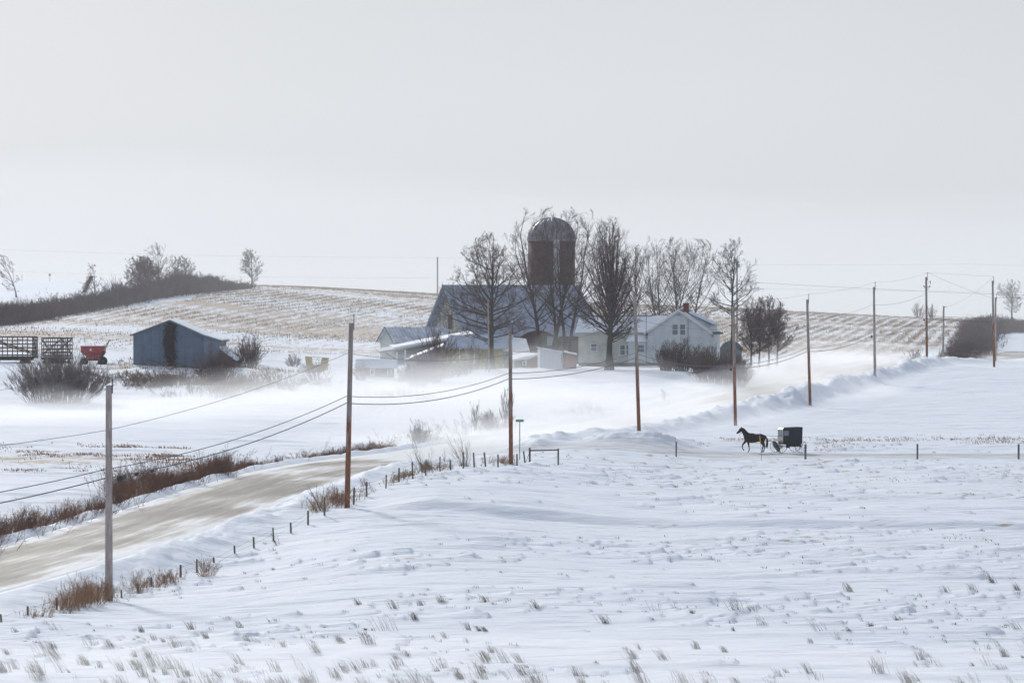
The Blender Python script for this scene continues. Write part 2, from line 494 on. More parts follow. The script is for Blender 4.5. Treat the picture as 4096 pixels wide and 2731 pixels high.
# ---------------------------------------------------------------- ground
def row_c(x, y):
    """position across the corn rows, in metres"""
    return 0.9914 * x - 0.1309 * y
def corn_mask(x, y):
    px = 2048 + F * x / np.maximum(y, 1)
    lo = np.interp(px, [-800, 0, 500, 900, 1500, 2300, 3100, 3500, 3800, 4000, 4300], [520, 500, 500, 508, 535, 560, 575, 572, 640, 760, 830])
    hi = np.interp(px, [-800, 0, 350, 600, 760, 900, 1200, 4600], [640, 636, 655, 672, 690, 775, 900, 1000])
    return sst(y, lo - 4, lo + 10) * (1 - sst(y, hi - 8, hi))
def build_ground():
    u = np.concatenate([np.linspace(-0.30, -0.128, 40)[:-1], np.arange(-0.128, 0.12801, 0.00042), np.linspace(0.128, 0.30, 40)[1:]])
    ys = np.concatenate([np.arange(-60, 130, 6.0), np.arange(130, 345, 0.42), np.arange(345, 560, 0.75), np.arange(560, 1000, 2.0), np.arange(1000, 1400, 10), np.arange(1400, 2601, 60)])
    U, Y = np.meshgrid(u, ys)
    X = U * np.maximum(Y, 60.0)
    Z = H(X.ravel(), Y.ravel()).reshape(X.shape)
    rs = np.random.RandomState(11)
    # lee drifts behind stubble: a blunt end on the right, a tail blown to the left
    n = 5200
    cy = 152 + (345 - 152) * rs.rand(n) ** 1.15
    cu = rs.uniform(-0.125, 0.13, n)
    cx = cu * cy
    clus = fbm(cx / 9, cy / 7, 1, 3)
    band = np.interp(cy, [150, 165, 185, 205, 215, 232, 240, 252, 262, 300, 345], [.25, .35, .75, .7, 1.1, 1.0, .3, .15, .45, .8, .5])
    s_, _ = road_s(cx, cy)
    keep = (rs.rand(n) < band * (clus * 4.2 - 1.55)) & (s_ > 9) & (drive_w(cx, cy) < .1)
    cx, cy = cx[keep], cy[keep]
    lumps = []
    for x0, y0 in zip(cx, cy):
        L = rs.uniform(.6, 2.4) * (1.5 if rs.rand() < .12 else 1); wy = rs.uniform(.2, .45); hh = rs.uniform(.05, .17) * (1.3 if L > 1.6 else 1)
        i0, i1 = np.searchsorted(ys, [y0 - 3 * wy, y0 + 3 * wy])
        j0, j1 = np.searchsorted(u, [(x0 - 2.4 * L) / y0, (x0 + .8) / y0])
        xx = X[i0:i1, j0:j1] - x0; yy = Y[i0:i1, j0:j1] - y0 - .12 * xx
        px_ = np.where(xx > 0, np.exp(-(xx / .13) ** 2), np.exp(xx / L * 1.3))
        Z[i0:i1, j0:j1] += hh * px_ * np.exp(-(yy / wy) ** 2)
        lumps.append((x0, y0, hh))
    # sink the ground a little below the road sheet
    s, zr = road_s(X, Y)
    on = (np.abs(s) < 4.4) & (Y > 62) & (Y < 638)
    Z = np.where(on, Z - 0.10, Z)
    nr, nc = X.shape
    idx = np.arange(nr * nc).reshape(nr, nc)
    quads = np.stack([idx[:-1, :-1], idx[:-1, 1:], idx[1:, 1:], idx[1:, :-1]], -1).reshape(-1, 4)
    o = mesh_np('snowy_ground', np.stack([X, Y, Z], -1), quads=quads, material=M['ground'], smooth=True)
    tag(o, 'wind-blown snow over rolling farm fields', None, None, 'structure')
    # how much dead vegetation and soil shows through
    px = 2048 + F * X / np.maximum(Y, 1)
    corn = corn_mask(X, Y)
    veg = np.zeros_like(X)
    veg = np.maximum(veg, 0.60 * np.exp(-((Y - 312) / 16) ** 2) * (.6 + .8 * fbm(X / 5, Y / 4, 2, 3)) * (1 - sst(px, 350, 900)) * (s < -12))
    veg = np.maximum(veg, 0.42 * np.exp(-((Y - 343) / 10) ** 2) * sst(px, 2500, 2750))
    veg = np.maximum(veg, 0.38 * (Y > 262) * (Y < 320) * sst(px, 2200, 2500) * (s > 9))
    veg = np.maximum(veg, 0.32 * (Y > 205) * (Y < 243) * (s > 12))
    veg = np.maximum(veg, 0.50 * np.exp(-((s + 9.5) / 2.2) ** 2) * (Y > 170) * (Y < 340))
    veg = np.maximum(veg, 0.30 * np.exp(-((s - 8.5) / 1.2) ** 2) * (Y > 170) * (Y < 300))
    veg = np.maximum(veg, 0.58 * np.exp(-((Y - 452) / 13) ** 2) * (1 - sst(px, 1150, 1400)) * sst(px, 280, 420))
    veg = np.maximum(veg, 0.35 * np.exp(-((Y - 420) / 16) ** 2) * (1 - sst(px, 1150, 1400)) * sst(px, 350, 600))
    dirt = 0.8 * drive_w(X, Y) + 0.25 * np.exp(-((X - 9.0) / 5.0) ** 4 - ((Y - 331.0) / 3.0) ** 2)
    for nm, arr in (('veg', veg), ('corn', corn), ('dirt', dirt)):
        a = o.data.attributes.new(nm, 'FLOAT', 'POINT')
        a.data.foreach_set('value', arr.ravel().astype(np.float32))
    return lumps

def ground_material():
    m, nt, b = newmat('snow_ground')
    L = nt.links.new
    t = N(nt, 'ShaderNodeTexCoord')
    def noise(scale, stretch=(1, 1, 1), detail=4.0, rough=.55, rot=0.0, dist=0.0):
        mp = N(nt, 'ShaderNodeMapping')
        mp.inputs['Scale'].default_value = stretch
        mp.inputs['Rotation'].default_value = (0, 0, rot)
        L(t.outputs['Object'], mp.inputs[0])
        n = N(nt, 'ShaderNodeTexNoise')
        n.inputs['Scale'].default_value = scale
        n.inputs['Detail'].default_value = detail
        n.inputs['Roughness'].default_value = rough
        n.inputs['Distortion'].default_value = dist
        L(mp.outputs[0], n.inputs['Vector'])
        return n.outputs['Fac']
    def math_(op, a, bb=None, c=None, clamp=False):
        n = N(nt, 'ShaderNodeMath', operation=op, use_clamp=clamp)
        for i, v in enumerate((a, bb, c)):
            if v is None: continue
            if isinstance(v, (int, float)): n.inputs[i].default_value = v
            else: L(v, n.inputs[i])
        return n.outputs[0]
    def attr(nm):
        return N(nt, 'ShaderNodeAttribute', attribute_name=nm).outputs['Fac']
    def step(v, a, bb):
        n = N(nt, 'ShaderNodeMapRange', interpolation_type='SMOOTHSTEP')
        n.inputs['From Min'].default_value = a
        n.inputs['From Max'].default_value = bb
        L(v, n.inputs[0])
        return n.outputs[0]
    def mix(f, a, c):
        n = N(nt, 'ShaderNodeMix', data_type='RGBA')
        L(f, n.inputs['Factor'])
        for s_, v in (('A', a), ('B', c)):
            if isinstance(v, tuple): n.inputs[s_].default_value = (*v, 1)
            else: L(v, n.inputs[s_])
        return n.outputs['Result']
    snow = mix(noise(.12, (1, 2, 1)), (0.76, 0.80, 0.87), (0.83, 0.86, 0.90))
    # patches of flattened grass and soil
    veg = attr('veg')
    n1 = noise(1.1, (1, 1.6, 1), 6, .68)
    n2 = noise(.22, (1, 1.6, 1), 3)
    thr = math_('SUBTRACT', math_('ADD', n1, math_('MULTIPLY', n2, .6)), math_('SUBTRACT', 1.12, math_('MULTIPLY', veg, .62)))
    vm = math_('MULTIPLY', step(thr, 0.0, .13), .8)
    tan = mix(noise(.5), (0.30, 0.20, 0.125), (0.52, 0.40, 0.27))
    c = mix(vm, snow, tan)
    # corn rows: residue lying along each row, drifted over in bands
    s = N(nt, 'ShaderNodeSeparateXYZ')
    L(t.outputs['Object'], s.inputs[0])
    rc = math_('ADD', math_('MULTIPLY', s.outputs['X'], .9914), math_('MULTIPLY', s.outputs['Y'], -.1309))
    rc = math_('ADD', rc, math_('MULTIPLY', noise(.035, (1, .5, 1), 2), 5.0))
    w = math_('SINE', math_('MULTIPLY', rc, 2 * math.pi / 2.1))
    w = math_('MULTIPLY_ADD', w, .5, .5)
    bands = noise(.03, (.5, 1.1, 1), 4, .6)
    fine = noise(.9, (1, .10, 1), 5, .72, math.atan(.132))
    cthr = math_('ADD', math_('ADD', math_('MULTIPLY', w, .14), math_('MULTIPLY', bands, 1.05)), math_('MULTIPLY', fine, .80))
    cm = math_('MULTIPLY', math_('MULTIPLY', step(cthr, .86, 1.14), attr('corn')), .85)
    straw = mix(noise(.3), (0.33, 0.24, 0.165), (0.55, 0.43, 0.30))
    c = mix(cm, c, straw)
    d = math_('MULTIPLY', math_('MULTIPLY', step(noise(.9, (.4, 2.2, 1), 5, .65), .3, .7), attr('dirt')), .9)
    c = mix(d, c, (0.31, 0.285, 0.26))
    L(c, b.inputs['Base Color'])
    b.inputs['Roughness'].default_value = .75
    b.inputs['Specular IOR Level'].default_value = .25
    hgt = math_('ADD', math_('MULTIPLY', noise(1.3, (.5, 1.7, 1), 6, .6), .8), math_('MULTIPLY', noise(.35, (.5, 1.8, 1), 3, .5), .9))
    bp = N(nt, 'ShaderNodeBump')
    bp.inputs['Distance'].default_value = .2
    bp.inputs['Strength'].default_value = .75
    L(hgt, bp.inputs['Height'])
    L(bp.outputs[0], b.inputs['Normal'])
    return m
M['ground'] = ground_material()
LUMPS = build_ground()

# ---------------------------------------------------------------- road, packed snow with bare streaks
def road_material():
    m, nt, b = newmat('snow_packed_road')
    L = nt.links.new
    a = N(nt, 'ShaderNodeAttribute', attribute_name='lane')       # x: across, y: along, in metres
    def noise(scale, st, det, ro, rot=0.0, dist=0.0):
        mp = N(nt, 'ShaderNodeMapping')
        mp.inputs['Scale'].default_value = st
        mp.inputs['Rotation'].default_value = (0, 0, rot)
        L(a.outputs['Vector'], mp.inputs[0])
        n = N(nt, 'ShaderNodeTexNoise')
        n.inputs['Scale'].default_value = scale
        n.inputs['Detail'].default_value = det
        n.inputs['Roughness'].default_value = ro
        n.inputs['Distortion'].default_value = dist
        L(mp.outputs[0], n.inputs['Vector'])
        return n.outputs['Fac']
    def ramp(v, pts):
        r = N(nt, 'ShaderNodeValToRGB')
        e = r.color_ramp.elements
        e[0].position, e[0].color = pts[0][0], (*pts[0][1], 1)
        e[1].position, e[1].color = pts[-1][0], (*pts[-1][1], 1)
        for p_, c_ in pts[1:-1]:
            k = e.new(p_); k.color = (*c_, 1)
        L(v, r.inputs[0])
        return r.outputs[0]
    streak = noise(.55, (1.5, .085, 1), 7, .72, math.radians(6), .3)
    patch = noise(.16, (.9, .4, 1), 3, .5, math.radians(6))
    ad = N(nt, 'ShaderNodeMath', operation='MULTIPLY_ADD')
    L(patch, ad.inputs[0]); ad.inputs[1].default_value = 1.05; L(streak, ad.inputs[2])
    ed = N(nt, 'ShaderNodeAttribute', attribute_name='edge')
    sb = N(nt, 'ShaderNodeMath', operation='SUBTRACT')
    L(ad.outputs[0], sb.inputs[0]); L(ed.outputs['Fac'], sb.inputs[1])
    hf = N(nt, 'ShaderNodeMath', operation='MULTIPLY')
    L(sb.outputs[0], hf.inputs[0]); hf.inputs[1].default_value = .5
    col = ramp(hf.outputs[0], [(.395, (0.74, 0.75, 0.765)), (.44, (0.53, 0.52, 0.50)), (.48, (0.33, 0.305, 0.265)), (.53, (0.20, 0.178, 0.145)), (.58, (0.12, 0.105, 0.08))])
    fine = noise(3.5, (1.2, .12, 1), 5, .7, math.radians(9))
    mx = N(nt, 'ShaderNodeMix', data_type='RGBA', blend_type='MULTIPLY')
    mx.inputs['Factor'].default_value = 1.0
    L(col, mx.inputs['A'])
    L(ramp(fine, [(.3, (.84, .83, .81)), (.65, (1.08, 1.08, 1.08))]), mx.inputs['B'])
    L(mx.outputs['Result'], b.inputs['Base Color'])
    b.inputs['Roughness'].default_value = .6
    bp = N(nt, 'ShaderNodeBump')
    bp.inputs['Distance'].default_value = .04
    L(streak, bp.inputs['Height'])
    L(bp.outputs[0], b.inputs['Normal'])
    return m
M['road'] = road_material()
def build_road():
    yy = np.arange(66, 634, 1.0)
    xr = np.interp(yy, _ry, _rx); sl = np.interp(yy, _ry, _sl)
    st = np.concatenate([[0], np.cumsum(np.hypot(np.diff(xr), np.diff(yy)))])
    so = np.linspace(-5.6, 5.6, 29)
    S_, I_ = np.meshgrid(so, np.arange(len(yy)))
    nx = 1 / np.sqrt(1 + sl ** 2); ny = -sl / np.sqrt(1 + sl ** 2)
    X = xr[I_] + S_ * nx[I_]; Y = yy[I_] + S_ * ny[I_]
    s, zr = road_s(X, Y)
    Zr = zr + .05 * (1 - (S_ / 4.6) ** 2) + .05 * (fbm(X * .6, Y * .2, 3, 3) - .5)
    Zg = H(X, Y)
    e = sst(np.abs(S_), 3.9, 4.6)
    Z = np.where(np.abs(S_) < 4.7, Zr, Zg - .25)
    nr, nc = X.shape
    idx = np.arange(nr * nc).reshape(nr, nc)
    q = np.stack([idx[:-1, :-1], idx[:-1, 1:], idx[1:, 1:], idx[1:, :-1]], -1).reshape(-1, 4)
    o = mesh_np('road', np.stack([X, Y, Z], -1), quads=q, material=M['road'], smooth=True)
    tag(o, 'snow-packed country road with grey-brown bare streaks', None, None, 'structure')
    a = o.data.attributes.new('lane', 'FLOAT_VECTOR', 'POINT')
    a.data.foreach_set('vector', np.stack([S_, st[I_], 0 * S_], -1).ravel().astype(np.float32))
    a = o.data.attributes.new('edge', 'FLOAT', 'POINT')
    ev = .04 + .5 * sst(np.abs(S_), 3.0, 4.6) + .6 * sst(Y, 300, 334) * (1 - sst(Y, 395, 425)) + .12 * (1 - sst(Y, 170, 205))
    a.data.foreach_set('value', ev.ravel().astype(np.float32))
build_road()

# ---------------------------------------------------------------- haze, and snow blowing low over the ground
def volume_mat(name, density, col=(0.95, 0.965, 1.0), g=0.35):
    m = bpy.data.materials.new(name)
    m.use_nodes = True
    nt = m.node_tree
    for n in list(nt.nodes): nt.nodes.remove(n)
    o = N(nt, 'ShaderNodeOutputMaterial')
    v = N(nt, 'ShaderNodeVolumePrincipled')
    v.inputs['Color'].default_value = (*col, 1)
    v.inputs['Density'].default_value = density
    v.inputs['Anisotropy'].default_value = g
    nt.links.new(v.outputs[0], o.inputs['Volume'])
    return m
M['haze'] = volume_mat('haze_air', HAZE_D)
M['drift'] = volume_mat('blowing_snow', DRIFT_D, (.985, .985, .99), .42)
hz = MB().box(-900, 900, -70, 2650, -75, 26).build('haze', M['haze'])
tag(hz, 'thin winter haze over the whole farm', None, None, 'stuff')

def blowing(name, x0, x1, y0, y1, fn, nx, ny, label):
    xs = np.linspace(x0, x1, nx); ys = np.linspace(y0, y1, ny)
    X, Y = np.meshgrid(xs, ys)
    T = fn(X, Y)
    Zg = base_h(X, Y)
    s, zr = road_s(X, Y)
    top = Zg + np.maximum(T, -1.5); bot = Zg - 1.6
    nr, nc = X.shape
    idx = np.arange(nr * nc).reshape(nr, nc)
    k = nr * nc
    q = np.stack([idx[:-1, :-1], idx[:-1, 1:], idx[1:, 1:], idx[1:, :-1]], -1).reshape(-1, 4)
    qb = (q + k)[:, ::-1]
    def side(a):
        return np.stack([a[:-1], a[:-1] + k, a[1:] + k, a[1:]], -1)
    sides = np.concatenate([side(idx[0])[:, ::1], side(idx[-1])[:, ::-1], side(idx[:, 0])[:, ::-1], side(idx[:, -1])])
    co = np.concatenate([np.stack([X, Y, top], -1).reshape(-1, 3), np.stack([X, Y, bot], -1).reshape(-1, 3)])
    o = mesh_np(name, co, quads=np.concatenate([q, qb, sides]), material=M['drift'], smooth=False)
    return tag(o, label, None, None, 'stuff')
def plume(px, D, rx, ry, h):
    xc = (px - 2048) / F * D
    return (xc, D, rx, ry, h)
PL = [plume(250, 373, 13, 12, .8), plume(-100, 365, 14, 12, .7), plume(900, 392, 15, 15, 1.3), plume(1500, 394, 14, 18, 1.9), plume(1900, 388, 13, 18, 2.0),
      plume(2350, 383, 12, 18, 2.0), plume(2650, 398, 9, 15, 2.0), plume(2980, 430, 8, 16, 1.6), plume(3180, 462, 8, 24, 2.6), plume(3350, 520, 9, 26, 2.3), plume(1750, 424, 7, 6, .7),
      plume(1500, 345, 10, 11, .8), plume(1850, 343, 7, 12, 1.1), plume(2150, 355, 8, 10, 1.4), plume(1500, 428, 12, 7, .5), plume(3900, 500, 20, 20, .5), plume(3900, 580, 14, 25, .8), plume(3400, 430, 16, 26, .4),
      plume(600, 360, 16, 10, .5)]
for k, (amp, sd) in enumerate(((1.25, 1), (.95, 4), (.68, 6), (.44, 2), (.24, 5))):
    def fn(X, Y, amp=amp, sd=sd):
        T = np.full(X.shape, -1.4)
        S = 0
        for xc, D, rx, ry, h in PL:
            S = S + h * np.exp(-((X - xc) / rx) ** 2 - ((Y - D) / ry) ** 2)
        nz = fbm(X / 12 + 5 * sd, Y / 9, sd, 4)
        nf = fbm(X / 4.0, Y / 2.5, sd + 1, 3)
        return -1.0 + 1.1 * amp * S * np.maximum(0, -.25 + 2.4 * nz) * (.5 + 1.0 * nf) + .95 * np.minimum(1, S)
    blowing('blowing_snow', -60, 75, 310, 660, fn, 190, 300, ('low cloud of blown snow hugging the field before the farm', 'denser blown snow streaming lower over the field', 'thickest snow drift skimming the ground', 'ribbons of snow racing along the surface', 'dense ground-hugging spindrift')[k])
def fn_far(X, Y):
    return -1.0 + 24 * sst(Y, 545, 700) * (.8 + .4 * fbm(X / 40, Y / 60, 2, 3))
FAR_MAT = volume_mat('far_snow_haze', .00075, (.97, .98, 1.0), .3)
_dm = M['drift']; M['drift'] = FAR_MAT
blowing('blowing_snow', -190, 190, 540, 1040, fn_far, 60, 80, 'fine airborne snow veiling the hill and the ridge')
M['drift'] = _dm
def fn_near(X, Y):
    return -0.75 + 2.3 * (1 - sst(Y, 142, 206)) * (.4 + .9 * fbm(X / 7, Y / 12, 2, 3)) - .35 * sst(X, 8, 18)
blowing('blowing_snow', -32, 32, 128, 215, fn_near, 110, 90, 'snow blowing low across the near edge of the field')
# ---------------------------------------------------------------- farm buildings
class Site:
    """a spot on the ground; x() and z() turn a place in the photograph into metres at that spot's distance"""
    def __init__(s, px, D, rz=0.0, sink=0.25):
        s.px, s.D, s.rz = px, D, math.radians(rz)
        X, Y, Z = G(px, D)
        s.loc = (X, Y, Z - sink)
        s.z0 = Z - sink
    def x(s, px): return (px - s.px) / F * s.D / math.cos(s.rz)
    def z(s, py): return -(py - HORIZON) / F * s.D - s.z0
    def thing(s, name, label, cat, group=None):
        return thing(name, s.loc, s.rz, label, cat, group)

M['shed_blue'] = striped('slate_blue_steel', (0.095, 0.15, 0.225), (0.068, 0.108, 0.17), 'X', .9, .55, .25)
M['shed_blue_light'] = striped('faded_blue_steel', (0.14, 0.205, 0.28), (0.10, 0.155, 0.22), 'X', .9, .55, .25)
M['clap_white'] = striped('white_clapboard', (0.66, 0.70, 0.72), (0.54, 0.585, 0.60), 'Z', .2, .6, .22)
M['clap_cream'] = striped('cream_clapboard', (0.60, 0.60, 0.52), (0.45, 0.46, 0.41), 'Z', .22, .7, .28)
M['barn_board'] = striped('weathered_barn_boards', (0.50, 0.50, 0.44), (0.24, 0.24, 0.20), 'X', .35, .8, .4)
M['corr'] = striped('corrugated_steel', (0.42, 0.47, 0.47), (0.30, 0.34, 0.345), 'X', .24, .45, .5)
M['grey_board'] = striped('grey_boards', (0.20, 0.215, 0.22), (0.13, 0.14, 0.145), 'Z', .25, .8, .3)
M['yellow_wall'] = striped('mustard_siding', (0.44, 0.38, 0.13), (0.34, 0.30, 0.11), 'X', .6, .7, .15)
M['bluegrey'] = mat('bluegrey_panel', (0.30, 0.38, 0.42), 0.6, col2=(0.24, 0.31, 0.34))
M['red_board'] = striped('dark_red_boards', (0.22, 0.045, 0.045), (0.12, 0.03, 0.035), 'X', .3, .8, .3)
M['hut_white'] = striped('pale_ribbed_panel', (0.56, 0.62, 0.68), (0.50, 0.555, 0.61), 'X', .3, .5, .2)
M['turq'] = mat('turquoise_paint', (0.11, 0.47, 0.43), 0.6, col2=(0.10, 0.38, 0.36))
M['silo_brown'] = striped('brown_silo_staves', (0.105, 0.052, 0.042), (0.062, 0.034, 0.03), 'Z', .8, .85, .5)
M['roof_metal'] = mat('snow_dusted_roof', (0.40, 0.48, 0.61), 0.5, col2=(0.25, 0.31, 0.42), scale=.8, lo=.3, hi=.7, detail=8)
M['roof_streak'] = striped('snow_on_ribbed_roof', (0.66, 0.71, 0.80), (0.40, 0.43, 0.49), 'X', .45, .5, .45)
M['roof_dark'] = mat('green_grey_shingles', (0.05, 0.09, 0.09), 0.8, col2=(0.035, 0.06, 0.065))
M['found'] = mat('brown_foundation', (0.15, 0.12, 0.105), 0.9, col2=(0.10, 0.08, 0.07))
M['brick'] = striped('red_brick', (0.26, 0.04, 0.04), (0.17, 0.03, 0.03), 'Z', .12, .9, .3)
M['brown_board'] = striped('dark_brown_boards', (0.12, 0.095, 0.085), (0.075, 0.06, 0.055), 'X', .4, .85, .35)
M['vine'] = mat('dark_vine', (0.03, 0.014, 0.02), .95, col2=(.015, .008, .012), scale=2)

def window(parent, x0, x1, z0, z1, y, glass=None, frame=None, mull=True, side=False, fw=.09, sash=1):
    """frame + pane facing -y (or +x when side): the frame stands proud, the pane sits in it"""
    f = MB()
    def bx(a0, a1, b0, b1, d0, d1):
        if side: f.box(y + d0, y + d1, a0, a1, b0, b1)
        else: f.box(a0, a1, y - d1, y - d0, b0, b1)
    bx(x0 - fw, x0, z0 - fw, z1 + fw, -.02, .06); bx(x1, x1 + fw, z0 - fw, z1 + fw, -.02, .06)
    bx(x0, x1, z1, z1 + fw, -.02, .06); bx(x0, x1, z0 - fw, z0, -.02, .08)
    if mull:
        zm = (z0 + z1) / 2
        bx(x0, x1, zm - .03, zm + .03, -.02, .05)
    w = f.build('window', frame or M['white_paint'], parent)
    p = MB()
    if side: p.box(y - .01, y + .02, x0, x1, z0, z1)
    else: p.box(x0, x1, y - .02, y + .01, z0, z1)
    p.build('pane', glass or M['glass'], w)
    return w

def vine_mesh(x0, zb, zt, w, y, n, seed):
    """a creeper clinging to a wall: a mat of thin twisting stems"""
    rs = np.random.RandomState(seed)
    P = np.zeros((n, 6, 3)); 
    xs = x0 + rs.normal(0, w * .33, n) ; zs = zb + (zt - zb) * rs.rand(n) ** .9
    d = rs.normal(0, 1, (n, 2)) * [.22, .5]
    for i in range(6):
        P[:, i, 0] = xs + d[:, 0] * i * .45 + rs.normal(0, .03, n)
        P[:, i, 1] = y - rs.uniform(.02, .2, n)
        P[:, i, 2] = np.clip(zs + d[:, 1] * i * .3 + rs.normal(0, .03, n), zb, zt)
    return P

# --- blue machine shed
st = Site(703, 450, 0, .3)
t = st.thing('machine_shed', 'slate blue metal shed with a dark creeper up its gable and a low lean-to', 'shed')
xl, xa, xk, xr = st.x(533), st.x(677), st.x(815), st.x(875)
zl, za, zk, zr_ = st.z(1337), st.z(1284), st.z(1345), st.z(1363)
dp = 12.0
def profile(top):
    pass
w = MB().prism([(xl, 0), (xl, zl), (xa, za), (xk, zk), (xk, 0)], (0, dp))
w.build('wall', M['shed_blue'], t)
w2 = MB().prism([(xk, 0), (xk, zk - .02), (xr, zr_), (xr, 0)], (.02, dp - .02)).build('side_bay', M['shed_blue_light'], t)
r = MB()
r.slab((xl - .25, -.35, zl - .02), (xa, -.35, za + .12), (xa, dp + .3, za + .12), (xl - .25, dp + .3, zl - .02), .12)
r.slab((xa, -.35, za + .12), (xk, -.35, zk + .12), (xk, dp + .3, zk + .12), (xa, dp + .3, za + .12), .12)
r.slab((xk, -.35, zk + .12), (xr + .35, -.35, zr_ + .02), (xr + .35, dp + .3, zr_ + .02), (xk, dp + .3, zk + .12), .12)
rf = r.build('roof', mat('grey_trim', (.16, .19, .2), .7), t)
r = MB()
r.slab((xa + .05, -.28, za + .22), (xk, -.28, zk + .24), (xk, dp + .2, zk + .24), (xa + .05, dp + .2, za + .22), .09)
r.slab((xk, -.28, zk + .24), (xr + .3, -.28, zr_ + .13), (xr + .3, dp + .2, zr_ + .13), (xk, dp + .2, zk + .24), .09)
r.build('snow_cover', M['snow'], rf)
x2, z2, z3 = st.x(936), st.z(1398), st.z(1434)
lt = MB().prism([(xr, 0), (xr, z2 - .15), (x2, z3 - .1), (x2, 0)], (1.4, dp - 1)).build('lean_to_wall', M['brown_board'], t)
r = MB().slab((xr, .9, z2 + .35), (x2 + .2, .9, z3 + .05), (x2 + .2, dp - .6, z3 + .05), (xr, dp - .6, z2 + .35), .3).build('lean_to_roof', M['snow'], t)

# --- long low snow bank and things on the yard come with the vegetation; barn next
st = Site(1803, 530, 24, .3)
t = st.thing('barn', 'big old barn with a steep blue-grey metal roof below the silo', 'barn')
Lb, hw = 17.2, 6.0
zr_, ze = st.z(1139), st.z(1326)
w = MB().prism([(-hw, 0), (-hw, ze), (0, zr_ - .35), (hw, ze), (hw, 0)], (0, Lb), 'x')
w.build('wall', M['brown_board'], t)
g = MB().prism([(-hw + .05, 0), (-hw + .05, ze), (0, zr_ - .45), (hw - .05, ze), (hw - .05, 0)], (-.06, -.003), 'x')
M['gable_board'] = striped('peeling_gable_boards', (0.52, 0.52, 0.45), (0.16, 0.155, 0.13), 'Y', .35, .8, .4)
g.build('gable_boards', M['gable_board'], t)
gw = MB().box(-.1, -.05, -.7, .7, ze + .3, ze + 2.1).build('loft_door', M['brown_board'], t)
oh = 1.05
r = MB()
ex = hw + .5; dz = (zr_ - ze) / hw * .5
r.slab((-oh, -ex, ze - dz), (Lb + .4, -ex, ze - dz), (Lb + .4, 0, zr_), (-oh, 0, zr_), .12)
r.slab((-oh, 0, zr_), (Lb + .4, 0, zr_), (Lb + .4, ex, ze - dz), (-oh, ex, ze - dz), .12)
M['roof_barn'] = striped('blue_grey_barn_roof', (0.36, 0.40, 0.48), (0.20, 0.23, 0.31), 'X', .8, .45, .3)
r.build('roof', M['roof_barn'], t)
r = MB()
r.bar((-oh - .02, -ex, ze - dz - .06), (-oh - .02, 0, zr_ - .06), .06, .26); r.bar((-oh - .02, 0, zr_ - .06), (-oh - .02, ex, ze - dz - .06), .06, .26)
r.build('rake_board', M['bluegrey'], t)

# --- silo
st = Site(2206, 570, 0, .4)
t = st.thing('silo', 'tall brown stave silo with a grey metal dome behind the bare tree', 'silo')
R = 94 / F * 570
zb = st.z(958)
lathe([(R, 0), (R, zb)], 40).build('silo_wall', M['silo_brown'], t, True)
dome = [(R + .1, zb - .25), (R + .12, zb)] + [(math.cos(a) * (R + .05) , zb + math.sin(a) * (R * .93)) for a in np.linspace(.08, 1.52, 12)]
M['dome'] = mat('galvanised_dome', (0.26, 0.255, 0.27), .5, col2=(0.17, 0.168, 0.18), metal=.45, scale=1.0, stretch=(1, 1, .3))
d_ = lathe(dome, 40).build('dome', M['dome'], t, True)
ribs = MB()
for k in range(20):
    a = 2 * math.pi * k / 20
    ribs.tube([(math.cos(a) * (math.cos(e) * (R + .08)), math.sin(a) * (math.cos(e) * (R + .08)), zb + math.sin(e) * (R * .94)) for e in np.linspace(.05, 1.45, 7)], .035, 4)
ribs.build('seam', M['dome'], d_)
MB().box(-.35, .15, -R * .9, -R * .55, zb + R * .1, zb + R * .32).build('hatch', M['dark_metal'], d_)
ch = MB().prism([(-.42, -.3), (.42, -.3), (.42, .35), (-.42, .35)], (0, zb - .05), 'z')
c_ = ch.build('chute', mat('pale_chute', (.42, .45, .47), .6, col2=(.33, .35, .37)), t)
c_.location = (st.x(2225), -R * .985, 0)
hoop = MB()
for k in range(int(zb / .9)):
    z = .9 + k * .9
    hoop.tube([(math.cos(a) * (R + .03), math.sin(a) * (R + .03), z) for a in np.linspace(0, 2 * math.pi, 33)], .025, 4, False)
hoop.build('hoop', mat('rusty_hoop', (.10, .06, .05), .7), t)

# --- small corrugated barn
st = Site(1551, 505, 24, .3)
t = st.thing('corrugated_barn', 'small corrugated grey barn with a snowy ribbed roof beside the stubble hill', 'barn')
hw, Lc = 2.25, 7.2
zr_, ze = st.z(1308), st.z(1360)
MB().prism([(-hw, 0), (-hw, ze), (0, zr_ - .12), (hw, ze), (hw, 0)], (0, Lc), 'x').build('wall', M['corr'], t)
M['corr_y'] = striped('corrugated_gable', (0.50, 0.55, 0.54), (0.38, 0.42, 0.42), 'Y', .24, .45, .5)
MB().prism([(-hw + .04, 0), (-hw + .04, ze), (0, zr_ - .15), (hw - .04, ze), (hw - .04, 0)], (-.05, -.003), 'x').build('gable_wall', M['corr_y'], t)
r = MB(); ex = hw + .3; dz = (zr_ - ze) / hw * .3
r.slab((-.4, -ex, ze - dz), (Lc + .2, -ex, ze - dz), (Lc + .2, 0, zr_), (-.4, 0, zr_), .07)
r.slab((-.4, 0, zr_), (Lc + .2, 0, zr_), (Lc + .2, ex, ze - dz), (-.4, ex, ze - dz), .07)
r.build('roof', M['roof_streak'], t)
r = MB(); r.bar((-.42, -ex, ze - dz), (-.42, 0, zr_), .05, .2); r.bar((-.42, 0, zr_), (-.42, ex, ze - dz), .05, .2)
r.build('rake_board', M['grey_board'], t)

